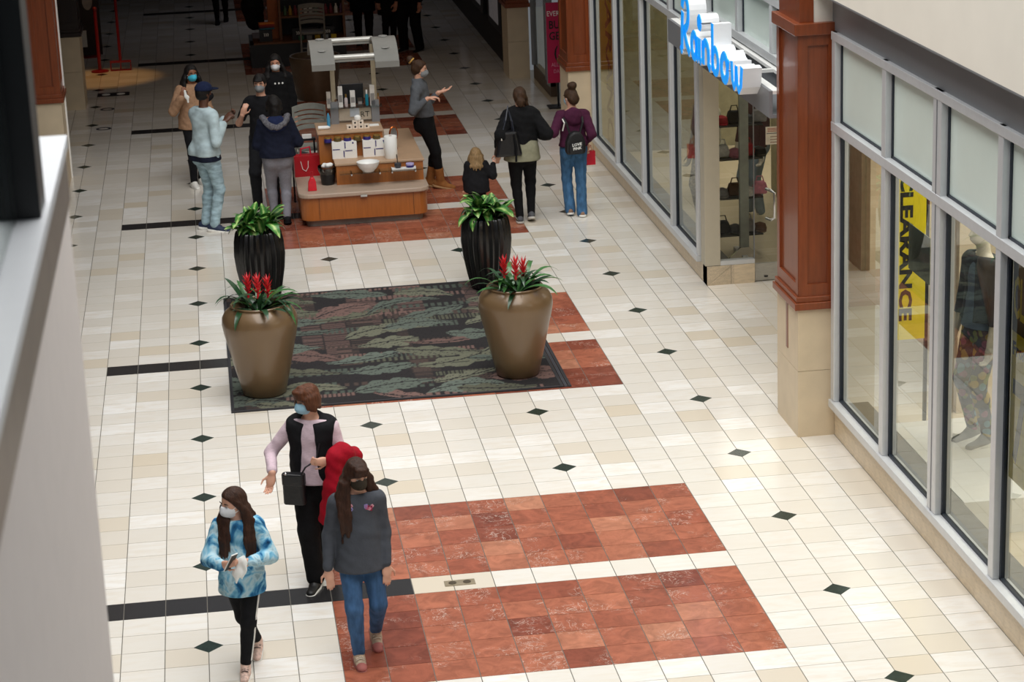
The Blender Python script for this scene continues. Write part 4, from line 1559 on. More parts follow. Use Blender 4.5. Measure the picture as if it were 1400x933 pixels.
# 9. woman in the grey turtleneck
gy = Human((3.03, 13.98), 1.70, (.96, -.28), (.95, -.3, -.1), lean=(-.07, .0), ank=((3.07, 14.12, .085), (3.20, 13.97, .085)), wri=((3.235, 14.10, 1.24), (3.05, 13.70, 1.245)),
           hand=((.95, .0, .22), (.95, -.15, .1)), pole=((-.3, .5, -1), (-.3, -.5, -1)), skin_='fair', res=.0092, label='woman in grey turtleneck and tan boots holding both hands out by the kiosk', hcurl=(.25, .7))
gy.P[0] -= 0
gy.top(fabric('grey_knit', '5b5e63', .1, 30), 'turtleneck', hem=-.06, g=.018, sleeve=.9, wr=.003, high=.055, sl=.027)
gy.pants(F_BLACK2, g=.010, hem=.12, waist=.075)
gy.shoes(fabric('tan_suede', '8a5a30', .12), mat('tan_sole', '9c7a52', .7), boot=.15, wide=1.25)
gy.hair(H_MID, 'short', extra=lambda F: F.ell(gy.H - gy.hf * .13 + gy.hu * .11, np.eye(3), (.05, .05, .05), .02))
B().tube([tuple(gy.H - gy.hf * .115 + gy.hu * .095 + (gy.hl * math.cos(t) + nrm(gy.hu + gy.hf * .8) * math.sin(t)) * .038) for t in np.linspace(0, 6.283, 13)], .014, 7).obj('scrunchie', mat('gold_satin', 'c79a4e', .4), gy.e, True)
gy.eyes(H_MID)
gy.mask(MASK_G, F_BLACK)

# 10. woman in the black jacket, back turned
bw = Human((3.99, 11.86), 1.655, (.06, 1), (.0, 1, -.1), ank=((3.93, 11.80, .075), (4.075, 11.83, .105)), wri=((3.70, 11.78, .89), (4.25, 11.93, 1.04)),
           hand=((-.25, .1, -1), (.6, .4, -.4)), pole=((-.35, -.9, -.2), (.4, -.8, -.5)), skin_='fair', res=.009, heavy=1.12, label='woman in black fleece jacket over olive shirt walking away with child', hcurl=(.8, .6))
bw.top(fabric('olive_shirt', '8c8a74', .08), 'long_shirt', hem=.11, g=.024, sleeve=.2, flare=.022)
bw.top(fabric('black_fleece', '121214', .2), 'jacket', hem=-.075, g=.042, sleeve=.96, wr=.004, sl=.034, cuff=.008, high=.05)
bw.pants(F_BLACK2, 'leggings', g=.008)
bw.shoes(fabric('grey_ankle_boot', '55565a', .15), mat('pale_grey_sole', 'b9b5ae', .6), boot=.05)
bw.hair(H_MID, 'short', extra=lambda F: (F.ell(bw.H - bw.hf * .10 - bw.hu * .07, np.eye(3), (.055, .05, .055), .02), F.path([bw.H + bw.hl * -.075 - bw.hu * .03, bw.N - bw.l * .085 + bw.f * .04 + V3(0, 0, .03), bw.N - bw.l * .12 + bw.f * .05 - V3(0, 0, .04)], [.025, .025, .012], .02)))
bw.eyes(H_MID)
bw.mask(MASK_B)
hb = empty('handbag', (3.80, 11.70, .86), .1, 'large black leather tote hanging from shoulder of woman in black jacket', 'bag')
F = Field()
for (x, z, rx, rz) in ((-.01, .17, .15, .17),):
    pass
tb = B()
tb.prism([(-.17, 0), (.17, 0), (.11, .31), (-.10, .31)], -.075, .075, 'y')
tb.obj('bag_body', mat('black_glossy_leather', '131317', .3, bump=.25, bscale=20), hb, bevel=.03)
for yy in (-.045, .045):
    B().tube([(-.07, yy, .30), (-.02, yy * .6, .44), (.015, .02, .56), (.03, .05, .60), (.04, .10, .56), (.06, yy * .6, .42), (.07, yy, .30)], .008, 6).obj('strap', mat('black_strap_leather', '2a2d38', .35), hb)
B().tube([(.06, -.085, .27), (.08, -.1, .12), (.075, -.1, -.06)], [.012, .014, .012], 6).obj('tassel', F_BLACK2, hb)
box('zip_pull', -.10, -.085, -.087, -.08, .21, .25, M_CHROME, hb)

# 11. woman in the plum hoodie with the small backpack
F_PLUM = fabric('plum_jersey', '4a1f38', .12, 25)
pw = Human((4.655, 12.05), 1.565, (.05, 1), (-.45, .88, -.05), ank=((4.585, 12.0, .085), (4.715, 11.90, .075)), wri=((4.37, 12.10, 1.0), (4.825, 12.08, .88)),
           hand=((-.5, .6, -.3), (.0, .05, -1)), pole=((-.3, -.9, -.4), (.25, -.9, -.2)), skin_='fair', res=.009, label='woman in plum hoodie and jeans wearing a small black backpack', hcurl=(.6, 1.0))
pw.top(F_PLUM, 'hoodie', hem=-.03, g=.022, sleeve=.8, wr=.003, sl=.028, high=.0)
pw.part('hood', Field().ell(pw.N - pw.f * .085 - V3(0, 0, .06), np.stack([pw.l, pw.f, V3(0, 0, 1)]), (.12, .06, .12), .02), F_PLUM, wr=.003)
pw.pants(F_JEAN2, 'jeans', g=.010, hem=-.06, knee=.034, ankle=.036, wr=.0022)
pw.shoes(mat('tan_leather_shoe', '8a6a55', .6), F_WHITE)
pw.hair(H_MID, 'cap', extra=lambda F: (F.ell(pw.H - pw.hf * .05 + pw.hu * .145, np.eye(3), (.062, .062, .05), .02), F.ell(pw.H - pw.hf * .07 - pw.hu * .02, np.stack([pw.hl, pw.hf, pw.hu]), (.072, .06, .07), .03)))
pw.eyes(H_MID)
pw.mask(MASK_B)
bp = empty('backpack', (4.645, 11.84, .80), .05, 'small black backpack with white lettering on back of woman in plum hoodie', 'backpack')
B().prism([(-.115, 0), (.115, 0), (.125, .05), (.12, .16), (.08, .25), (.03, .285), (-.03, .285), (-.08, .25), (-.12, .16), (-.125, .05)], -.06, .05, 'y').obj('pack_body', mat('black_nylon', '131316', .55, bump=.2), bp, bevel=.03)
B().prism([(-.085, .02), (.085, .02), (.09, .10), (.06, .15), (-.06, .15), (-.09, .10)], -.085, -.058, 'y').obj('front_pocket', mat('black_nylon_pocket', '1a1a1e', .5), bp, bevel=.01)
text('lettering', 'LOVE', .05, M_WHITEPL, bp, (-.055, -.088, .108), (1, 0, .12), (0, 0, 1), .001, bold=.001)
text('lettering', 'PINK', .048, M_WHITEPL, bp, (-.045, -.088, .062), (1, 0, .12), (0, 0, 1), .001, bold=.001)
for sd in (-1, 1):
    B().tube([(.06 * sd, .0, .25), (.10 * sd, .0, .38), (.115 * sd, .09, .43), (.12 * sd, .2, .36)], .014, 6).obj('strap', mat('black_webbing', '18181b', .6), bp)
B().tube([(-.155, -.02, .30), (-.135, -.045, .40), (-.15, -.0, .44)], .008, 5).obj('cord', F_WHITE, bp)
rb = empty('red_gift_bag', (4.86, 12.1, .60), .1, 'small red paper bag carried by woman in plum hoodie', 'bag')
B().box(-.065, .065, -.04, .04, 0, .17).obj('bag_body', mat('red_paper', 'c4122c', .5), rb)
B().tube([(-.03, 0, .17), (-.02, 0, .24), (.02, 0, .24), (.03, 0, .17)], .004, 5).obj('handle', mat('red_cord', 'a01024', .6), rb)

# 12. the child
cd_ = Human((3.41, 11.72), .98, (.05, 1), (.05, 1, -.05), wri=(None, (3.62, 11.76, .755)), hand=(None, (.5, .2, .5)), pole=(None, (.2, -.6, -1)), skin_='fair', res=.009, heavy=1.15, hh=.185,
            label='small blond child in black coat holding the hand of woman in black jacket')
cd_.top(F_BLACK, 'coat', hem=.08, g=.03, flare=.02, wr=.002, sl=.034)
cd_.pants(F_BLACK2, g=.008)
cd_.shoes(F_BLACK, F_WHITE)
cd_.hair(H_BLOND, 'long', .10)
cd_.eyes(H_BLOND)

# far shoppers, seen only from the waist down
fw_ = Human((.62, 29.6), 1.68, (-.1, -1), (0, -1, 0), ank=((.71, 29.75, .10), (.54, 29.42, .08)), skin_='light', res=.011, label='distant shopper in black trousers walking alone at the far top')
fw_.top(F_BLACK, 'jacket', hem=.1, g=.02)
fw_.pants(F_BLACK2, g=.008, hem=.1)
fw_.shoes(F_BLACK, F_BLACK2)
fw_.hair(H_BLACK, 'long', .2)
fw_.eyes()
fa = Human((3.12, 25.9), 1.72, (.1, 1), (.1, 1, 0), skin_='light', res=.011, heavy=1.15, label='distant shopper in dark navy coat, left one of the far trio')
fa.top(fabric('dark_navy_coat', '14161f'), 'coat', hem=.30, g=.04)
fa.pants(fabric('dark_brown_trousers', '1f1512'), g=.02)
fa.shoes(F_BLACK, F_BLACK2)
fa.hair(H_BLACK, 'short')
fa.eyes()
fb = Human((3.58, 25.85), 1.68, (.3, -.95), (.3, -.95, 0), ank=((3.63, 25.7, .08), (3.50, 25.85, .08)), skin_='light', res=.011, label='distant shopper in long dark coat and pale shoes, middle one of the far trio')
fb.top(fabric('black_long_coat', '1a1917'), 'long_coat', hem=.36, g=.03, flare=.01)
fb.pants(F_BLACK, g=.01)
fb.shoes(mat('pale_grey_shoe', '8e8a86', .6), F_WHITE)
fb.hair(H_BLACK, 'long', .2)
fb.eyes()
fc_ = Human((3.90, 24.95), 1.80, (-.6, -.8), (-.6, -.8, 0), ank=((4.02, 24.86, .08), (3.76, 25.02, .08)), skin_='light', res=.011, heavy=1.1, label='distant shopper in black standing feet apart, right one of the far trio')
fc_.top(F_BLACK2, 'jacket', hem=.08, g=.03)
fc_.pants(F_BLACK2, g=.022, knee=.04, ankle=.034)
fc_.shoes(F_BLACK, mat('grey_sole', '77726c', .6))
fc_.hair(H_BLACK, 'short')
fc_.eyes()
# ------------------------------------------------------------------ planters
def gold_prof():
    return [(.185, 0), (.205, .015), (.25, .20), (.30, .42), (.345, .62), (.358, .70), (.352, .765), (.325, .815), (.285, .845), (.262, .862), (.270, .880), (.262, .888), (.246, .880), (.240, .84), (.22, .80)]


LEAFG = mat('bromeliad_leaf', '3a6a34', .35, var=.35, scale=9, coat=.2)
LEAFD = mat('bromeliad_dark_leaf', '24472a', .35, var=.3, scale=9, coat=.2)
REDB = mat('red_bract', 'd3202c', .4, var=.2, scale=20)


def variegated():
    M = NT('variegated_leaf')
    tc = M.n('ShaderNodeTexCoord')
    sx = M.n('ShaderNodeSeparateXYZ')
    M.l(tc.outputs['Generated'], sx.inputs[0])
    d = M.math('ABSOLUTE', M.math('SUBTRACT', sx.outputs[1], .5))
    nz = M.noise(tc.outputs['Object'], 26, 4)
    v = M.math('ADD', M.math('MULTIPLY', d, 1.3), M.math('MULTIPLY', nz, .55))
    oi = M.n('ShaderNodeObjectInfo')
    col = M.ramp(v, [(.30, lin('b8cf8c')), (.42, lin('6fa04e')), (.55, lin('3c7a35')), (.9, lin('2b5e2a'))])
    dk = M.ramp(oi.outputs['Random'], [(0, (.55, .6, .5)), (1, (1.1, 1.1, 1.0))])
    mm = M.n('ShaderNodeMix', data_type='RGBA', blend_type='MULTIPLY')
    mm.inputs[0].default_value = 1
    M.l(col, mm.inputs[6])
    M.l(dk, mm.inputs[7])
    M.l(mm.outputs[2], M.b.inputs['Base Color'])
    M.b.inputs['Roughness'].default_value = .35
    return M.m


LEAFV = variegated()


def leaf_mesh(L, Wd, droop, rise, n=8, fold=.25):
    """a leaf from the origin along +x: width profile, arching midrib, slight keel"""
    vs, fs = [], []
    for i in range(n + 1):
        t = i / n
        x = L * (t - .18 * droop * t ** 3)
        z = L * (rise * t - droop * t * t)
        w = Wd * (math.sin(PI * min(1, t * .93 + .07)) ** (.8)) * (1 if t < 1 else .05)
        for s_ in (-1, 0, 1):
            vs.append((x, s_ * w, z + abs(s_) * w * fold))
    for i in range(n):
        for k in (0, 1):
            fs.append((i * 3 + k, i * 3 + k + 1, i * 3 + k + 4, i * 3 + k + 3))
    b = B()
    b.add(vs, [f[::-1] for f in fs])
    me = b.mesh('leaf')
    me.polygons.foreach_set('use_smooth', [True] * len(me.polygons))
    return me


def strap_set(m):
    out = []
    for L, Wd, dr, ri in ((.36, .020, .75, .95), (.42, .019, .95, 1.0), (.30, .022, .55, 1.1), (.46, .018, 1.05, .95)):
        me = leaf_mesh(L, Wd, dr, ri, 8, .35)
        me.materials.append(m)
        out.append(me)
    return out


STRAPS = strap_set(LEAFG) + strap_set(LEAFD)
BROAD = []
for L, Wd, dr, ri in ((.27, .050, .8, .75), (.25, .047, .6, .95), (.29, .052, 1.0, .7), (.22, .043, .45, 1.2)):
    me = leaf_mesh(L, Wd, dr, ri, 8, .18)
    me.materials.append(LEAFV)
    BROAD.append(me)


def gold_planter(x, y, seed, label):
    r = random.Random(seed)
    e = empty('bromeliad_planter', (x, y, .0125), 0, label, 'planter', 'bronze planters on the mat')
    B().lathe(gold_prof(), 56, cap=True).obj('pot', M_GOLDPOT, e, True)
    B().lathe([(.238, .80), (.15, .825), (.02, .835)], 20).obj('soil', M_SOIL, e, True)
    n = 46
    for k in range(n):
        cl = k % 3
        a0 = 2 * PI * cl / 3 + .5
        bx, by = .105 * math.cos(a0), .105 * math.sin(a0)
        a = r.uniform(0, 2 * PI)
        o = link('leaf', r.choice(STRAPS), None, e)
        o.location = (bx + .02 * math.cos(a), by + .02 * math.sin(a), .825)
        o.rotation_euler = (r.uniform(-.2, .2), r.uniform(-.45, .35), a)
        s = r.uniform(.75, 1.22)
        o.scale = (s, s * 1.25, s * .85)
    for cl in range(3):
        a0 = 2 * PI * cl / 3 + .5
        bx, by = .105 * math.cos(a0), .105 * math.sin(a0)
        b = B()
        b.tube([(0, 0, 0), (.004, 0, .12), (.0, 0, .2)], [.012, .012, .008], 7)
        for k in range(22):
            t = k / 22
            a = k * 2.4
            z = .05 + .15 * t
            L = .085 * (1 - .3 * t) if t > .45 else .045
            el = .5 + .7 * t
            c, s_ = math.cos(a), math.sin(a)
            tip = (c * L * math.cos(el) * 1.4, s_ * L * math.cos(el) * 1.4, z + L * math.sin(el) + .01)
            px, py = -s_ * .012, c * .012
            b.add([(c * .006 + px, s_ * .006 + py, z), (c * .006 - px, s_ * .006 - py, z), (c * .02, s_ * .02, z - .008), tip], [(0, 1, 3), (1, 2, 3), (2, 0, 3)])
        b.obj('flower_spike', REDB, e, loc=(bx, by, .90 + .03 * cl))
    return e


def black_planter(x, y, seed, label):
    r = random.Random(seed)
    e = empty('foliage_planter', (x, y, .0125), 0, label, 'planter', 'black ribbed planters on the mat')
    prof = [(.165, 0), (.19, .03), (.225, .18), (.262, .38), (.278, .54), (.270, .68), (.250, .78), (.238, .80), (.222, .795), (.215, .74)]
    B().lathe(prof, 144, rib=24, ribd=.075, cap=True).obj('pot', M_BLKPOT, e, True)
    B().lathe([(.214, .74), (.1, .76), (.02, .765)], 20).obj('soil', M_SOIL, e, True)
    for k in range(9):
        a = 2 * PI * k / 9 + r.uniform(-.3, .3)
        rr = r.uniform(.03, .12)
        bx, by = rr * math.cos(a), rr * math.sin(a)
        hgt = r.uniform(.06, .16)
        B().tube([(bx, by, .75), (bx * 1.15, by * 1.15, .76 + hgt)], [.012, .008], 6).obj('stem', LEAFD, e)
        for q in range(7):
            b2 = a + q * 2.4 + r.uniform(-.4, .4)
            o = link('leaf', r.choice(BROAD), None, e)
            o.location = (bx * 1.1, by * 1.1, .76 + hgt * (.3 + .7 * q / 6))
            o.rotation_euler = (r.uniform(-.3, .3), r.uniform(-.5, .35) - .12 * (q / 6), b2)
            s = r.uniform(.85, 1.2)
            o.scale = (s, s * 1.1, s)
    return e


gold_planter(.605, 5.75, 3, 'bronze planter with three red bromeliads at left front of the mat')
gold_planter(3.035, 5.73, 9, 'bronze planter with three red bromeliads at right front of the mat')
black_planter(.70, 9.0, 5, 'black ribbed planter of variegated foliage at left back of the mat')
black_planter(3.16, 8.92, 8, 'black ribbed planter of variegated foliage at right back of the mat')
for (x, y, lb) in ((1.98, 20.95, 'large brown empty planter behind the kiosk chair'),):
    e = empty('large_planter', (x, y, .001), 0, lb, 'planter')
    B().lathe([(.30, 0), (.31, .02), (.36, .3), (.395, .58), (.41, .66), (.40, .69), (.375, .69), (.365, .60)], 40).obj('pot', mat('brown_resin', '5a4936', .4, metal=.25), e, True)
    B().lathe([(.366, .60), (.2, .61), (.02, .61)], 20).obj('soil', M_SOIL, e, True)

# ------------------------------------------------------------------ the kiosk
M_DECK = mat('taupe_laminate', 'b39f8d', .4, var=.05)
M_TOPK = mat('tan_laminate', 'b8987a', .4, var=.05)
M_STEELP = mat('grey_plinth', '8c8c86', .4, metal=.3)
kx, ky = 2.07, 13.4
k_ = empty('kiosk', (kx, ky, 0), 0, 'honey wood sales kiosk with stepped counters and curved grey canopy', 'kiosk')


def kb(name, x0, x1, y0, y1, z0, z1, m, parent=None, bevel=0.0):
    return box(name, x0 - kx, x1 - kx, y0 - ky, y1 - ky, z0, z1, m, parent or k_, bevel)


def kprism(name, poly, z0, z1, m, parent=None, bevel=0.0):
    return B().prism([(a - kx, b - ky) for a, b in poly], z0, z1).obj(name, m, parent or k_, bevel=bevel)


kprism('plinth', rrect(1.36, 2.80, 12.34, 13.6, .1), 0.001, .085, M_STEELP)
kprism('lower_cabinet', rrect(1.30, 2.86, 12.26, 13.64, .14), .085, .37, M_KWOOD)
kprism('lower_deck', rrect(1.275, 2.885, 12.22, 13.67, .16), .37, .425, M_DECK, bevel=.012)
for x in (1.52, 2.68):
    kb('panel_seam', x - .002, x + .002, 12.255, 12.265, .09, .365, M_BLACK)
kb('cabinet_lock', 2.03, 2.11, 12.205, 12.235, .36, .385, M_CHROME)
kb('upper_cabinet', 1.775, 2.855, 12.66, 13.66, .425, .665, M_KWOOD)
kb('rear_cabinet', 1.80, 2.855, 13.672, 14.6, .002, .665, M_KWOOD)
kb('counter_top', 1.76, 2.87, 12.645, 14.62, .665, .695, M_TOPK, bevel=.006)
gs = kb('glass_shelf', 1.80, 2.83, 12.42, 12.645, .60, .608, M_CLEAR)
for x in (1.95, 2.30, 2.45, 2.74):
    box('shelf_bracket', x - .008 - 2.315, x + .008 - 2.315, 12.45 - 12.5325, 12.66 - 12.5325, -.025, 0, M_CHROME, gs)
kb('display_riser', 1.60, 2.40, 13.06, 13.665, .426, .99, M_KWOOD)
kb('riser_top', 1.585, 2.415, 13.04, 13.74, .99, 1.015, M_TOPK, bevel=.005)
kb('riser_shelf', 1.66, 2.36, 12.95, 13.06, .885, .897, M_CLEAR)
for x in (1.845, 2.365):
    B().prism([(x - kx - .028, 13.6 - ky - .02), (x - kx + .028, 13.6 - ky - .02), (x - kx + .028, 13.6 - ky + .02), (x - kx - .028, 13.6 - ky + .02)], 1.015, 2.0).obj('canopy_post', mat('champagne_post', 'b3a78f', .35, metal=.4), k_)
    kb('post_sleeve', x - .05, x + .05, 13.56, 13.65, 1.015, 1.30, M_ALUGREY)
kb('logo_panel', 1.90, 2.31, 13.585, 13.60, 1.05, 1.205, mat('pale_beige_panel', 'b8ad9c', .5))
text('logo', 'RT', .10, M_BLACKMET, k_, (2.17 - kx, 13.583 - ky, 1.085), (1, 0, 0), (0, 0, 1), .001)
kb('notice_card', 2.04, 2.16, 13.575, 13.585, 1.095, 1.205, mat('pale_blue_card', 'b9c2cb', .6))
kb('display_shelf', 1.76, 2.45, 13.50, 13.72, 1.215, 1.227, M_CLEAR)
M_CAN = mat('canopy_grey', '7f7e79', .45, var=.03)
for x0, x1 in ((1.57, 1.86), (2.36, 2.66)):
    b = B()
    n = 12
    ya, yb_ = 13.08, 14.12
    for q in range(n):
        for a, bb in (((q) / n, (q + 1) / n),):
            pts = []
            for t in (a, bb):
                y = ya + (yb_ - ya) * t
                z = 1.86 + .23 * (1 - (2 * t - 1) ** 2)
                pts.append((y, z))
            (y0, z0), (y1, z1) = pts
            th = .035
            X0, X1 = x0 - kx, x1 - kx
            vs = [(X0, y0 - ky, z0), (X1, y0 - ky, z0), (X1, y1 - ky, z1), (X0, y1 - ky, z1), (X0, y0 - ky, z0 - th), (X1, y0 - ky, z0 - th), (X1, y1 - ky, z1 - th), (X0, y1 - ky, z1 - th)]
            b.add(vs, [(0, 1, 2, 3), (7, 6, 5, 4), (3, 2, 6, 7), (4, 5, 1, 0), (0, 3, 7, 4), (2, 1, 5, 6)])
    cw_ = b.obj('canopy_wing', M_CAN, k_)
    kb('canopy_lip', x0, x1, 13.06, 13.10, 1.79, 1.865, M_CAN)
    for y, z in ((13.3, 2.0), (13.62, 2.093)):
        B().lathe([(.06, 0), (.055, .008)], 16).obj('downlight_cover', mat('canopy_cover', '8f8e8a', .4), cw_, loc=((x0 + x1) / 2 - kx, y - ky, z))
for y, z in ((13.22, 1.92), (13.92, 2.02)):
    b = B().tube([(1.84 - kx, y - ky, z), (2.40 - kx, y - ky, z)], .035, 10)
    cbm = b.obj('canopy_crossbar', mat('silver_tube', 'bdbcb6', .3, metal=.3), k_, True)
    kb('lamp_strip', 1.86, 2.38, y - .03, y + .03, z - .055, z - .03, M_CAN, cbm)

# goods on the kiosk, every one a thing
M_PURP = mat('purple_print', '2f2470', .4)
M_GOLDL = mat('gold_lid', 'b08d4a', .3, metal=.7)
M_BOXW = mat('white_carton', 'efeeea', .55, var=.02)


def on(name, loc, label, cat, group=None, rz=0):
    return empty(name, loc, rz, label, cat, group)


bw_ = tag(B().lathe([(.06, 0), (.072, .006), (.075, .016), (.108, .045), (.132, .085), (.142, .125), (.136, .126), (.124, .085), (.10, .05), (.06, .026), (.005, .022)], 32).obj('mixing_bowl', M_WHITE, None, True, loc=(2.16, 12.495, .6085)), 'large white bowl on the glass shelf at front of kiosk', 'bowl')
tr = on('tray', (2.60, 12.53, .6085), 'white rectangular tray on the glass shelf of kiosk', 'tray')
b = B().box(-.15, .15, -.05, .05, 0, .012)
b.obj('tray_base', M_WHITE, tr)
for s_ in (-.15, .143):
    box('tray_rim', s_, s_ + .007, -.05, .05, .012, .02, M_WHITE, tr)
mo = on('brush_pot', (2.53, 12.53, .6215), 'small dark grey pot with a black brush on white tray', 'pot')
B().lathe([(.03, 0), (.045, .03), (.04, .06), (.03, .065)], 16).obj('pot_body', mat('dark_grey_stoneware', '3a3a40', .5), mo, True)
B().tube([(0, 0, .05), (-.01, 0, .17)], .006, 6).obj('brush', M_BLACKMET, mo)
pj = on('purple_jar', (2.68, 12.53, .6215), 'low purple open jar on white tray', 'jar')
B().lathe([(.045, 0), (.05, .01), (.05, .045), (.042, .045), (.04, .03), (.01, .03)], 20).obj('jar_body', M_PURP, pj, True)
B().lathe([(.051, .03), (.051, .05), (.046, .05)], 20).obj('rim', mat('pale_lilac', 'b5aede', .4), pj)
tw = on('paper_towel_roll', (2.475, 12.80, .6955), 'tall white paper towel roll standing on kiosk counter', 'paper towel')
B().lathe([(.078, 0), (.08, .004), (.08, .275), (.076, .28), (.022, .28), (.02, .27)], 28).obj('roll', M_WHITEPL, tw, True)
B().lathe([(.019, .2), (.019, .281)], 12).obj('core', mat('card_core', '9c8466', .8), tw)
bn = on('waste_bin', (1.67, 12.75, .4255), 'small black bin with clear liner and crumpled tissue on kiosk deck', 'bin')
B().lathe([(.075, 0), (.085, .02), (.10, .17), (.094, .17), (.08, .03)], 24).obj('bin_body', M_BLACKMET, bn, True)
B().lathe([(.094, .13), (.118, .18), (.125, .22), (.12, .235), (.118, .22), (.10, .17)], 24, cap=False).obj('liner', glass_mat('clear_film', (.85, .85, .88), 1.5), bn, True)
F = Field()
for q in range(7):
    a = q * 2.4
    F.ell(V3(.045 * math.cos(a) * (q > 0), .045 * math.sin(a) * (q > 0), .225 + .012 * (q % 3)), np.eye(3), (.035, .035, .028), .01)
link('tissue', F.mesh('tissue', .009, .003), M_WHITEPL, bn)
M_REDP = mat('red_gift_paper', 'b0101f', .4, var=.08)
sb = on('red_carrier_bag', (1.44, 13.36, .4255), 'large red paper carrier bag with white rope on kiosk deck', 'bag', rz=.05)
B().prism([(-.16, -.09), (.16, -.09), (.16, .09), (-.16, .09)], 0, .26).obj('bag_body', M_REDP, sb)
B().tube([(-.08, -.093, .2), (-.06, -.098, .10), (-.02, -.098, .07), (.01, -.096, .12), (.015, -.093, .2)], .004, 6).obj('rope_handle', M_WHITEPL, sb)
B().tube([(-.07, 0, .25), (-.06, 0, .34), (.05, 0, .36), (.06, 0, .25)], .013, 8).obj('bow', mat('red_ribbon', 'c8203a', .4), sb, True)
tb = on('red_gift_pouch', (1.455, 12.44, .4255), 'small bright red pouch bag at front left corner of kiosk deck', 'bag')
B().prism([(-.055, 0), (.055, 0), (.05, .11), (.025, .17), (-.015, .17), (-.045, .11)], -.03, .03, 'y').obj('pouch_body', mat('bright_red', 'd81f30', .35), tb, bevel=.01)
B().tube([(-.01, 0, .16), (-.005, 0, .24), (.01, 0, .24), (.012, 0, .16)], .009, 7).obj('pouch_handle', mat('deep_red', 'a81522', .4), tb, True)
# eight white cartons in two blocks of four, purple stripe on each
n = 0
for bx, by in ((1.83, 12.99), (2.215, 12.99)):
    for cxi in range(2):
        for czi in range(2):
            x, z = bx + cxi * .155, .6955 + czi * .107
            n += 1
            e = on('carton', (x, by, z), 'white carton with purple stripe, %s %s of the %s block on kiosk counter' % (('lower', 'upper')[czi], ('left', 'right')[cxi], 'left' if bx < 2 else 'right'), 'box', 'white cartons on the kiosk counter')
            box('carton_body', -.0765, .0765, -.05, .05, 0, .1055, M_BOXW, e)
            if (cxi + czi) % 2:
                box('stripe', -.07, .02, -.0515, -.05, .005 if czi else .09, .017 if czi else .102, M_PURP, e)
            else:
                box('stripe', .062 if not cxi else -.074, .074 if not cxi else -.062, -.0515, -.05, .02, .1, M_PURP, e)
            if cxi and czi:
                B().ball((.03, -.05, .085), (.012, .003, .012), 8, 5).obj('seal', M_PURP, e)
e = on('carton', (2.445, 12.955, .6955), 'slim plain white carton at right end of the kiosk cartons', 'box')
box('carton_body', -.05, .05, -.04, .04, 0, .17, M_BOXW, e)
box('carton_flap', -.05, .05, -.04, .04, .17, .175, mat('teal_print', '2f8c93', .5), e)
# jars in a row on the riser's glass ledge
for k in range(6):
    x = 1.71 + k * .122
    e = on('cream_jar', (x, 13.0, .8975), ('purple' if k % 2 == 0 else 'gold') + ' cosmetic jar, number %s from left on the kiosk ledge' % ('one', 'two', 'three', 'four', 'five', 'six')[k], 'jar', 'cosmetic jars on the kiosk ledge')
    B().lathe([(.04, 0), (.048, .008), (.048, .045), (.043, .05)], 18).obj('jar_body', M_PURP if k % 2 == 0 else mat('amber_glass', '5a4a26', .25), e, True)
    B().lathe([(.04, .05), (.044, .052), (.044, .066), (.04, .068)], 18).obj('lid', M_GOLDL, e, True)
# little cubes with a round in front, in a small pyramid
for k, (dx, dz) in enumerate(((0, 0), (.072, 0), (.144, 0), (.216, 0), (.072, .052), (.144, .052))):
    e = on('sample_box', (2.0 + dx + (0), 13.2, 1.0155 + dz), 'small cream sample box with dark dot, %s of the stack on kiosk riser' % ('lower first', 'lower second', 'lower third', 'lower fourth', 'upper left', 'upper right')[k], 'box', 'sample boxes on the kiosk riser')
    box('box_body', -.034, .034, -.03, .03, 0, .05, mat('cream_card', 'e4d6c6', .6), e)
    B().ball((0, -.03, .026), (.013, .003, .013), 8, 5).obj('dot', M_BLACKMET, e)
tag(B().lathe([(.035, 0), (.045, .02), (.04, .05), (.02, .065), (.005, .068)], 16).obj('cotton_ball', M_WHITEPL, None, True, loc=(2.108, 13.2, 1.118)), 'white cotton ball on top of the sample boxes', 'cotton')
# bottles and cartons on the top shelf
SH = 1.2275
for k, (x, w, hgt, c, nm) in enumerate(((1.78, .05, .20, 'c9c2b8', 'beige'), (1.865, .032, .15, '6a4a30', 'brown'), (1.93, .055, .26, 'e6e4e0', 'white'), (2.0, .045, .16, 'c9bcbc', 'pinkish'), (2.085, .062, .20, 'dedcd8', 'grey white'),
                                     (2.175, .06, .10, '3a342e', 'dark'), (2.265, .045, .20, '0f7f96', 'teal'), (2.335, .06, .26, 'dcd8d2', 'tall white'), (2.41, .036, .15, '9a6b48', 'copper'))):
    lb = '%s cosmetic %s on the top shelf of kiosk, %s from left' % (nm, 'bottle' if k in (1, 3, 6, 8) else 'carton', ('first', 'second', 'third', 'fourth', 'fifth', 'sixth', 'seventh', 'eighth', 'ninth')[k])
    m = mat(nm.replace(' ', '_') + '_pack', c, .4)
    if k in (1, 3, 6, 8):
        e = on('cosmetic_bottle', (x, 13.59, SH), lb, 'bottle', 'packs on the kiosk shelf')
        r_ = w / 2
        B().lathe([(r_ * .9, 0), (r_, .01), (r_, hgt * .62), (r_ * .45, hgt * .74)], 16).obj('bottle_body', m, e, True)
        B().lathe([(r_ * .5, hgt * .74), (r_ * .5, hgt), (r_ * .3, hgt)], 12).obj('cap', M_BOXW if k == 6 else M_GOLDL, e, True)
    else:
        e = on('cosmetic_carton', (x, 13.59, SH), lb, 'carton', 'packs on the kiosk shelf')
        box('carton_body', -w / 2, w / 2, -.03, .03, 0, hgt, m, e)
        box('print_band', -w / 2 + .006, w / 2 - .006, -.0315, -.03, hgt * .25, hgt * .6, mat('grey_print', '8d8a88', .6), e)
mn = on('monitor', (2.09, 13.82, 1.016), 'black screen seen above the cosmetics on kiosk', 'monitor')
box('stand', -.02, .02, -.01, .03, 0, .2, M_BLACKMET, mn)
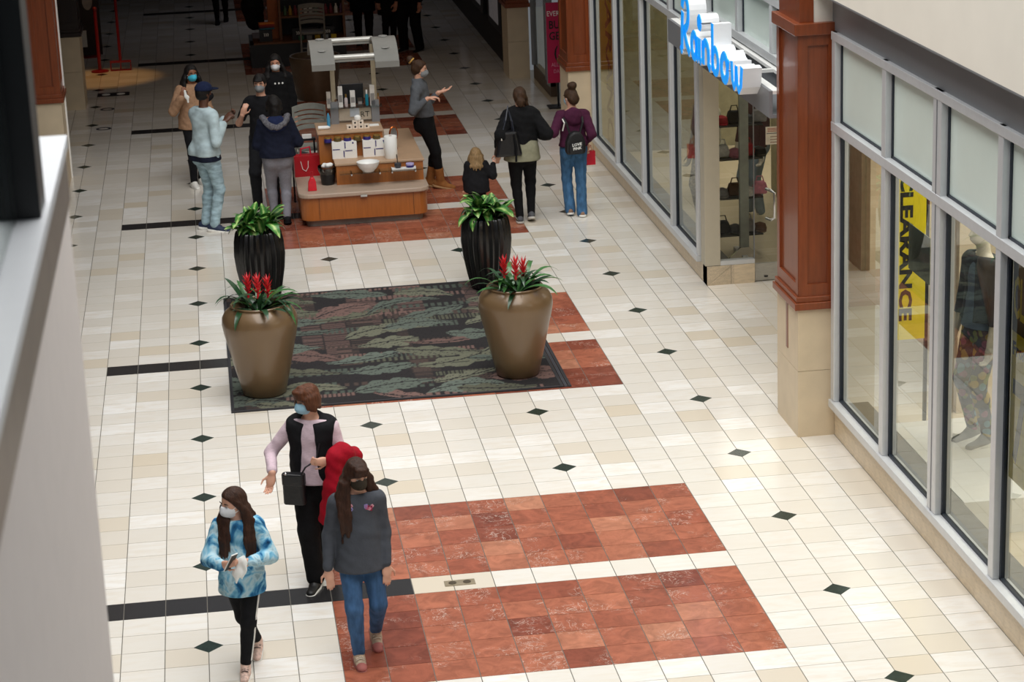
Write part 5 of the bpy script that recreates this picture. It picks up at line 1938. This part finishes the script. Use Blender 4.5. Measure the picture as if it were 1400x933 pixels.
box('base', -.1, .1, -.05, .05, 0, .015, M_BLACKMET, mn)
box('screen', -.15, .15, -.02, .01, .2, .46, M_BLACKMET, mn, .004)
mi = on('hand_mirror', (2.56, 13.34, .6955), 'oval copper framed mirror standing on kiosk counter behind paper towel', 'mirror')
ring = [(.0 + .022 * math.cos(t), .085 * math.cos(t), .20 + .085 * math.sin(t)) for t in np.linspace(0, 6.283, 20)]
ring = [(.05 * math.cos(t), .02 * math.cos(t), .19 + .09 * math.sin(t)) for t in np.linspace(0, 6.283, 20)]
B().tube(ring, .012, 7).obj('frame', mat('copper', 'b5602a', .25, metal=.8), mi, True)
B().tube([(0, 0, .1), (0, 0, .01)], .01, 8).obj('stem', mat('copper_stem', 'a5582a', .3, metal=.8), mi)
B().lathe([(.05, 0), (.045, .012), (.01, .018)], 16).obj('base', mat('copper_base', 'a5582a', .3, metal=.8), mi, True)
B().prism([(.048 * math.cos(t), .088 * math.sin(t)) for t in np.linspace(0, 6.283, 20)[:-1]], -.002, .002, 'y').obj('mirror_glass', M_CHROME, mi, loc=(0, 0, .19))
for (x, y, c, nm, z, hh_, lb) in ((1.68, 13.25, 'e9e6df', 'white_tube', 1.0155, .05, 'white tube lying on left end of kiosk riser'),):
    e = tag(B().tube([(-.07, 0, .025), (.05, 0, .025), (.08, 0, .025)], [.025, .025, .008], 10).obj('cream_tube', M_WHITE, None, True, loc=(x, y, z)), lb, 'tube')
tag(B().tube([(0, 0, .0), (.0, 0, .12), (0, 0, .17)], [.022, .022, .008], 10).obj('spray_bottle', mat('sky_blue_plastic', '4d9cc4', .35), None, True, loc=(1.755, 13.45, 1.0155)), 'sky blue slim bottle on left side of kiosk riser', 'bottle')
tag(box('leaflet_pile', 2.24, 2.38, 13.28, 13.40, 1.0155, 1.022, M_WHITEPL), 'white leaflets lying on right end of kiosk riser', 'leaflets')
tag(box('napkin_box', 1.42, 1.54, 13.70, 13.78, .826, .87, M_WHITEPL), 'white napkin box on narrow dark side table left of kiosk', 'box')
tag(box('card_stand', 2.46, 2.54, 13.60, 13.63, .6955, .90, mat('cream_stand', 'd9d0c2', .6)), 'cream card stand right of the kiosk riser', 'stand')
tag(B().lathe([(.022, 0), (.024, .1), (.012, .13), (.012, .17)], 12).obj('teal_bottle', mat('teal_glass', '2b8a92', .3), None, True, loc=(2.455, 13.12, .6955)), 'teal bottle between cartons and paper towel on kiosk counter', 'bottle')
ds = on('side_table', (1.45, 13.75, 0), 'narrow dark side table standing behind left end of kiosk deck', 'table')
box('table_top', -.19, .14, -.07, .05, .80, .825, M_BLACKMET, ds)
for sx in (-.18, .11):
    for sy in (-.06, .03):
        box('leg', sx, sx + .02, sy, sy + .02, 0, .80, M_BLACKMET, ds)


# ------------------------------------------------------------------ tall chairs
def chair(x, y, rz, label, tint='8f8f86'):
    M = mat('grey_chair_plastic', tint, .5)
    e = empty('counter_chair', (x, y, 0), rz, label, 'chair', 'tall slatted chairs by the kiosks')
    # curved back with slots: strips between slots
    for z0, z1 in ((.82, .875), (.895, .935), (.955, .995), (1.015, 1.055), (1.075, 1.15)):
        b = B()
        n = 10
        for q in range(n):
            a, c = -1 + 2 * q / n, -1 + 2 * (q + 1) / n
            p = [(t * .21, .20 + .05 * (1 - t * t), ) for t in (a, c)]
            (xa, ya), (xb, yb2) = p
            za, zb = .03 * (1 - a * a), .03 * (1 - c * c)
            vs = [(xa, ya - .01, z0 + za), (xb, yb2 - .01, z0 + zb), (xb, yb2 - .01, z1 + zb), (xa, ya - .01, z1 + za), (xa, ya + .01, z0 + za), (xb, yb2 + .01, z0 + zb), (xb, yb2 + .01, z1 + zb), (xa, ya + .01, z1 + za)]
            b.add(vs, [(0, 1, 2, 3), (7, 6, 5, 4), (3, 2, 6, 7), (4, 5, 1, 0), (0, 3, 7, 4), (2, 1, 5, 6)])
        b.obj('back_slat', M, e)
    for s_ in (-1, 1):
        B().tube([(s_ * .205, .20, 1.15), (s_ * .205, .20, .90), (s_ * .20, .20, .64), (s_ * .20, .24, .0)], .016, 7).obj('back_leg', M, e, True)
        B().tube([(s_ * .20, -.17, .64), (s_ * .21, -.22, .0)], .016, 7).obj('front_leg', M, e, True)
    B().prism(rrect(-.20, .20, -.20, .18, .06), .64, .675).obj('seat', M, e, bevel=.008)
    for z in (.25, .35):
        B().tube([(-.205, -.2, z), (.205, -.2, z)], .011, 6).obj('stretcher', M, e)
        B().tube([(-.2, .22, z), (.2, .22, z)], .011, 6).obj('stretcher', M, e)
    return e


chair(1.56, 14.0, .06, 'tall grey slatted chair behind left end of the kiosk', '9a9c94')
chair(2.09, 23.55, 3.1, 'tall grey slatted chair in front of dark merchandise cart', '6f6a62')

# ------------------------------------------------------------------ merchandise cart behind
kc = empty('merchandise_cart', (1.9, 24.6, 0), 0, 'dark wooden merchandise cart with shelves of small goods in the background', 'cart')
M_DWOOD = mat('brown_cart_wood', '6b4020', .45, var=.15, stretch=(6, 6, .6))
box('cart_base', -.86, .78, -.5, .7, .001, .40, M_BLACKMET, kc)
box('base_shelf', -.80, .80, -.52, .7, .40, .43, M_DWOOD, kc)
box('back_panel', -.30, .78, .3, .34, .43, 1.5, M_BLACKMET, kc)
box('upper_shelf', -.30, .80, -.3, .34, .80, .83, M_DWOOD, kc)
for x in (-.34, .76):
    box('side_panel', x, x + .04, -.32, .34, .43, 1.5, M_DWOOD, kc)
box('orange_post', -.52, -.32, -.1, .1, .43, 1.7, mat('orange_wood', '9c5220', .5), kc)
r = random.Random(4)
for k in range(4):
    cx_ = (-.58, -.02, .48, .20)[k]
    e = tag(empty('display_case', (1.9 + cx_, 24.30, .4305)), 'black display box with small white emblem, %s on the cart shelf' % ('first from left', 'second from left', 'rightmost', 'third from left')[k], 'box', 'black display boxes on the cart')
    box('case', -.11, .11, -.08, .08, 0, .20, M_BLACKMET, e)
    for q in (-.03, .0, .03):
        B().tube([(q, -.083, .09), (q + .012, -.083, .12), (q - .004, -.083, .145)], .007, 5).obj('emblem', M_WHITEPL, e)
e = tag(empty('folded_scarves', (1.9 - .56, 24.30, .632), .1), 'stack of folded orange, red and blue cloths on a black display box', 'cloths')
for q, c in enumerate(('2b6272', '6a3038', 'a33a2a', 'd2762e')):
    box('folded_cloth', -.13, .13, -.07, .07, q * .03, q * .03 + .028, mat('scarf_%d' % q, c, .8), e, .006)
for k in range(12):
    x = -.22 + k * .088
    c = r.choice(['7a2230', '3c5a3a', 'b08a30', 'd8d4cc', '5a3a5a', 'c77a4a', '8a8f98'])
    e = tag(empty('small_bottle', (1.9 + x, 24.45, .8305)), 'small bottle on upper cart shelf, %s from left' % ('first', 'second', 'third', 'fourth', 'fifth', 'sixth', 'seventh', 'eighth', 'ninth', 'tenth', 'eleventh', 'twelfth')[k], 'bottle', 'bottles on the cart')
    B().lathe([(.03, 0), (.03, .10), (.014, .13), (.014, .16)], 12).obj('bottle_body', mat('bottle_' + c, c, .35), e, True)
for k in range(5):
    x = .02 + k * .14
    c = ('356a52', '8f8f92', 'c9a520', '9aa0a8', 'd0b020')[k]
    tag(box('colour_block', 1.9 + x - .045, 1.9 + x + .045, 24.16, 24.20, .4305, .50, mat('block_' + c, c, .6)), 'small coloured carton along front of the cart shelf, %s from left' % ('first', 'second', 'third', 'fourth', 'fifth')[k], 'carton', 'coloured cartons on the cart')
F = Field()
F.path([V3(1.16, 24.75, .72), V3(1.13, 24.7, 1.0), V3(1.16, 24.8, 1.2)], [.16, .18, .15], .08)
o = tag(link('dark_bag_bundle', F.mesh('dark_bag_bundle', .015, .005), F_BLACK2), 'bundle of dark bags hanging at left side of merchandise cart', 'bags')

# ------------------------------------------------------------------ right background
sn = empty('sale_sign', (5.52, 18.95, 0), 0, 'tall magenta sale sign on black stand beyond the far wooden pillar', 'sign')
M_MAG = mat('magenta_board', 'b8124a', .5, var=.04)
box('base', -.13, .19, -.14, .14, .001, .02, M_BLACKMET, sn)
box('pole', .02, .05, -.015, .015, .02, .45, M_BLACKMET, sn)
box('board', -.12, .50, -.02, .02, .38, 1.60, M_MAG, sn)
box('board_edge', -.135, -.12, -.022, .022, .36, 1.62, mat('grey_edge', '77757a', .5), sn)
for s_, z, sz, m, xx in (('EVERYTHING', 1.40, .11, M_WHITEPL, -.11), ('BUY 1', 1.21, .17, M_BLACKMET, -.085), ('GET 1', 1.04, .17, M_BLACKMET, -.085), ('(1)', .76, .26, M_BLACKMET, -.02), ('ALL', .63, .085, mat('pink_print', 'd890a8', .6), -.06), ('DAY', .53, .08, mat('pink_print_2', 'd890a8', .6), -.03), ('...', .50, .09, M_WHITEPL, -.03)):
    if s_ != '...':
        text('lettering', s_, sz, m, sn, (xx, -.022, z), (1, 0, 0), (0, 0, 1), .001, sx=.8, bold=.003 if m is M_BLACKMET else 0)
w5 = structure(empty('window_4', (5.57, 16.2, 0)))
box('plinth', 0, .1, 3.6, 5.4, 0, .22, mat('brown_plinth', '5a4a3c', .5), w5)
box('end_panel', -.02, .08, 3.6, 3.85, .16, .9, mat('pale_grey_panel', '8c8b88', .5), w5)
for y in (3.65, 3.9, 5.35):
    box('mullion', -.03, .06, y - .03, y + .03, .22, 3.4, M_ALUGREY, w5)
for y0_, y1_ in ((3.93, 5.32),):
    B().add([(.01, y0_, .22), (.01, y1_, .22), (.01, y1_, 3.4), (.01, y0_, 3.4)], [(0, 3, 2, 1)]).obj('glass_pane', M_GLASS, w5)
structure(box('wall_shop_dark', 8.6, 8.7, 16.2, 21.6, 0, 3.8, mat('brown_shop_wall', '6b5a46', .8)))
structure(box('floor_shop_far', XW + .001, 8.6, 16.0, 22.3, -.1, -.002, M_INTF))
dw = structure(empty('wall_right_dark', (5.28, 22.3, 0)))
box('dark_cladding', 0, .3, 0, 20, 0, 3.9, M_DARKWALL, dw)
for k in range(3):
    y0_ = .55 + k * 2.4
    e = empty('poster_frame', (5.27, 22.3 + y0_, .52), 0, 'black framed pale backlit poster on dark shopfront, %s from the pillar' % ('first', 'second', 'third')[k], 'poster', 'framed posters on the dark shopfront')
    box('frame', -.05, .005, 0, 1.7, 0, 2.2, M_BLACKMET, e)
    box('poster', -.056, -.05, .35, 1.5, .12, 2.1, mat('pale_poster', 'aaa6a8', .5, emit=.08), e)

# ------------------------------------------------------------------ left background
LW = structure(box('wall_left', XL - .3, XL, -8, 45, 0, FZ + 3, M_DARKWALL))
structure(box('wall_back', -3, 6.5, 45.5, 45.8, 0, 8, M_DARKWALL))
structure(box('ceiling', -3, 6.5, 14.8, 45.5, 3.98, 4.4, M_GREYWALL))
structure(box('ceiling_left', -3.0, -1.2, -7, 16.6, 4.25, 4.6, M_GREYWALL))
M_REDM = mat('red_enamel', '8a1016', .4)
rs1 = empty('red_stand', (-1.56, 24.7, 0), 0, 'red pole sign stand with round base by left shop, left of the pair', 'stand', 'red sign stands')
B().lathe([(.15, .001), (.15, .02), (.03, .035)], 24).obj('base', M_REDM, rs1, True)
B().tube([(0, 0, .03), (0, 0, 1.08)], .03, 8).obj('pole', M_REDM, rs1)
B().ball((0, 0, 1.09), .04, 10, 6).obj('finial', M_REDM, rs1, True)
rs2 = empty('red_stand', (-1.20, 24.72, 0), 0, 'red pole sign stand with boxy open base by left shop, right of the pair', 'stand', 'red sign stands')
b = B()
for x0_, x1_ in ((-.18, -.16), (-.01, .01), (.16, .18)):
    b.box(x0_, x1_, -.03, .03, .001, .14)
b.box(-.18, .18, -.04, .04, .14, .17).box(-.18, .18, -.04, .04, .001, .02)
b.obj('base', M_REDM, rs2)
B().tube([(0, 0, .17), (0, 0, 1.7)], .025, 8).obj('pole', M_REDM, rs2)
rs3 = empty('display_stand', (-1.78, 26.4, 0), 0, 'dark poster stand with pale oval print on red base at left shop', 'stand')
B().lathe([(.18, .001), (.18, .02), (.03, .03)], 20).obj('base', M_REDM, rs3, True)
box('board', -.2, .22, -.02, .02, .03, 1.6, mat('dark_brown_poster', '2c1b15', .5), rs3)
B().prism([(.09 * math.cos(t) + .02, .16 * math.sin(t) + 1.0) for t in np.linspace(0, 6.283, 16)[:-1]], -.024, -.02, 'y').obj('oval_print', mat('pale_print', 'b8aea6', .6), rs3)
box('price_card', -.13, -.04, -.024, -.02, .18, .48, M_WHITEPL, rs3)

# ------------------------------------------------------------------ upper floor parapet beside the camera
pr = structure(empty('wall_parapet', (-.05, -9.5, 3.9)))
box('fascia', -.34, 0, -6.0, 0.0, 0, 1.515, mat('fascia_plaster', 'ece2dc', .75, var=.02), pr)
box('metal_band', -.345, .006, -6.0, .004, 1.515, 1.645, mat('brown_grey_metal', '7d736c', .4, metal=.4), pr)
box('sill_cap', -.36, .012, -6.0, .012, 1.645, 1.672, mat('pale_sill', 'd2d5d9', .4, var=.02), pr)
for y in (-.76, -2.3, -3.9):
    box('black_post', -.05, .0, y - .10, y + .06, 1.672, 2.8, M_BLACKMET, pr)
    box('post_cover', -.085, -.05, y - .16, y + .0, 1.672, 2.8, M_BLACKMET, pr)
for y0_, y1_ in ((-2.23, -.88), (-3.83, -2.41)):
    box('glass_panel', -.055, -.045, y0_, y1_, 1.69, 2.7, M_CLEAR, pr)
box('top_rail', -.14, -.02, -4.2, -.65, 2.8, 2.9, M_BLACKMET, pr)

# ------------------------------------------------------------------ shop window displays
def mannequin(x, y, face, name, label, z=0.0):
    m = Human((x, y), 1.92 if z > .2 else 1.74, face, res=.0105, name=name, label=label)
    m.e.location.z = z
    m.e['category'] = 'mannequin'
    m.body.data.materials.clear()
    m.body.data.materials.append(mat('ivory_mannequin', 'd9d2c2', .35, var=.02))
    return m


pf = tag(box('display_platform', 5.80, 7.3, .77, 2.70, 0.0, .28, M_WHITE), 'low white display platform under mannequins inside nearest shop window', 'platform')
M = NT('floral_print')
tc = M.n('ShaderNodeTexCoord')
vo = M.n('ShaderNodeTexVoronoi')
vo.inputs['Scale'].default_value = 17
M.l(tc.outputs['Object'], vo.inputs['Vector'])
sx = M.n('ShaderNodeSeparateColor')
M.l(vo.outputs['Color'], sx.inputs[0])
c1 = M.ramp(sx.outputs[0], [(0, lin('2d3140')), (.3, lin('8a4c66')), (.5, lin('6f7c46')), (.7, lin('a8924a')), (.9, lin('5d8a96'))], 'CONSTANT')
M.l(M.mix(M.ramp(vo.outputs['Distance'], [(.56, (0, 0, 0)), (.66, (1, 1, 1))]), c1, lin('1b1c22')), M.b.inputs['Base Color'])
M.b.inputs['Roughness'].default_value = .8
m1 = mannequin(6.38, 2.08, (-1, -.25), 'mannequin', 'mannequin in denim jacket and floral leggings in the nearest shop window', .281)
m1.top(mat('blue_grey_top', '5d6f86', .85), 'top', hem=.02, g=.014, sleeve=.3)
m1.top(mat('dark_denim_jacket', '2f3640', .85, var=.3, scale=12), 'jacket', hem=-.04, g=.026, sleeve=.96, extra=lambda F: F.cone(m1.P + m1.f * .2, m1.N + m1.f * .16, .09, .06, .02, None, True))
m1.pants(M.m, 'leggings', g=.006)
m1.shoes(mat('grey_trainer', '8d8c8a', .7), F_WHITE)
m2 = mannequin(6.62, 1.55, (-1, -.2), 'mannequin', 'second mannequin in camouflage clothes behind the floral leggings mannequin', .281)
camo = NT('camouflage')
tc = camo.n('ShaderNodeTexCoord')
camo.l(camo.ramp(camo.noise(tc.outputs['Object'], 9, 2), [(.40, lin('3a3f38')), (.47, lin('6a6d62')), (.54, lin('2c302d')), (.6, lin('83857a'))], 'CONSTANT'), camo.b.inputs['Base Color'])
m2.top(camo.m, 'jacket', hem=.05, g=.024)
m2.pants(camo.m, 'trousers', g=.014)
m2.shoes(mat('pale_trainer', 'c4c2be', .7), F_WHITE)
m3 = mannequin(6.12, 11.1, (-1, -.4), 'mannequin', 'mannequin in cream blouse and pale trousers in far shop window')
m3.top(mat('cream_blouse', 'cfcab4', .8), 'blouse', hem=.05, g=.02)
m3.pants(mat('pale_print_trousers', 'c9bcae', .85, var=.5, scale=30), 'trousers', g=.02, ankle=.04)
m4 = mannequin(6.75, 11.3, (-1, -.5), 'mannequin', 'mannequin in dark jacket and pale jeans beside cream blouse one')
m4.top(mat('maroon_jacket', '4c2a2e', .8), 'jacket', hem=.03, g=.02)
m4.pants(mat('pale_jeans', '8ea0b0', .85), 'jeans', g=.016)
# yellow clearance posters
M_YEL = mat('yellow_poster', 'f2dc1a', .5, var=.04)
M_BLKP = mat('black_print', '1d1a16', .6)
yp = empty('sale_poster', (5.535, 0.0, .95), 0, 'yellow clearance poster with black header inside the nearest shop window', 'poster')
box('paper', 0, .004, -1.0, -.86, 0, 1.75, M_YEL, yp)
yp.location = (5.53, -.98 + 1.0, .95)
for o in list(yp.children):
    bpy.data.objects.remove(o)
box('paper', 0, .004, -2.0, -.91, .17, 1.72, M_YEL, yp)
box('header', -.002, 0, -2.0, -.91, 1.22, 1.72, M_BLKP, yp)
text('lettering', 'CLEARANCE', .40, M_YEL, yp, (-.004, -.93, 1.33), (0, -1, 0), (0, 0, 1), .001, sx=.42, bold=.008)
text('lettering', 'From', .13, M_BLKP, yp, (-.002, -.93, 1.06), (0, -1, 0), (0, 0, 1), .001, bold=.004)
text('lettering', '70%', .80, mat('dark_grey_print', '4a463c', .6), yp, (-.002, -.94, .33), (0, -1, 0), (0, 0, 1), .001, sx=.7, bold=.015)
yb = empty('sale_banner', (6.16, 3.25, .84), 0, 'tall yellow banner with black vertical lettering inside near shop window', 'banner')
box('cloth', -.13, .11, 0, .004, 0, 1.52, M_YEL, yb)
text('lettering', 'CLEARANCE', .15, M_BLKP, yb, (-.115, -.002, 1.48), (0, 0, -1), (1, 0, 0), .001, sx=1.55, bold=.006)
box('pole', .112, .14, 0, .03, -.84, 1.9, M_BLACKMET, yb)
tag(box('notice_back', 5.535, 5.54, .90, 1.42, 2.0, 2.36, mat('grey_card', '8d9a92', .7)), 'grey back of a notice taped inside the near shop window', 'notice')
fp = empty('sale_poster', (5.535, 13.6, 1.1), 0, 'yellow poster with dark brown lettering in the far shop window', 'poster')
box('paper', 0, .004, .05, 1.45, 0, 2.2, M_YEL, fp)
text('lettering', 'CLEARANCE', .62, mat('brown_print', '5a3d14', .6), fp, (-.002, .95, 2.1), (0, 0, -1), (0, -1, 0), .001, sx=.9, bold=.01)
text('lettering', 'SALE', .40, mat('brown_print_2', '6a4a1a', .6), fp, (-.002, .42, 1.6), (0, 0, -1), (0, -1, 0), .001, sx=.9, bold=.008)
# shelving with hats and bags behind the entrance side light
rk = empty('shoe_rack', (6.15, 9.0, 0), 0, 'metal upright shelf rack of caps and bags behind entrance glass', 'rack')
box('upright', -.05, .05, .36, .42, .04, 2.3, mat('grey_upright', '9aa09a', .4, metal=.4), rk)
B().prism([(-.20, 0), (.20, 0), (.05, .14), (-.05, .14)], .34, .38, 'y').obj('foot', M_CHROME, rk)
box('foot_bar', -.03, .03, .3, .8, .0, .04, M_ALU, rk)
SHZ = (.26, .69, 1.14, 1.52)
for z in SHZ:
    box('shelf', -.26, .24, .45, .85, z - .015, z, M_BLACKMET, rk)
r = random.Random(11)
COLS = [('black', '18181a'), ('pink', 'd98ca0'), ('brown', '5b3d2c'), ('charcoal', '45474a'), ('red', 'a62430'), ('white', 'd8d6d0'), ('grey', '8e8c8c')]
n = 0
for zi, z in enumerate(SHZ):
    for k in range(4):
        nm, c = COLS[(n * 3 + zi) % 7]
        n += 1
        x = 6.15 - .20 + k * .145
        lb = '%s item, %s from left on the %s shelf of the entrance rack' % (nm, ('first', 'second', 'third', 'fourth')[k], ('lowest', 'second lowest', 'second highest', 'top')[zi])
        m = fabric('goods_' + nm, c, .15)
        if (k + zi) % 2:
            e = empty('cap', (x, 9.60, z + .001), 0, nm + ' cap' + lb[len(nm) + 5:], 'cap', 'goods on the entrance rack')
            B().lathe([(.075, 0), (.08, .03), (.065, .075), (.02, .095)], 16).obj('crown', m, e, True)
            B().prism([(.06 * math.cos(t), -.05 + -.075 * math.sin(t)) for t in np.linspace(0, PI, 10)], .0, .012).obj('brim', m, e)
        else:
            e = empty('pouch_bag', (x, 9.60, z + .001), 0, nm + ' pouch bag' + lb[len(nm) + 5:], 'bag', 'goods on the entrance rack')
            B().prism([(-.075, 0), (.075, 0), (.085, .06), (.06, .14), (-.06, .14), (-.085, .06)], -.05, .05, 'y').obj('bag_body', m, e, bevel=.015)
            B().tube([(-.05, 0, .13), (-.03, 0, .2), (.03, 0, .2), (.05, 0, .13)], .007, 6).obj('handle', m, e)
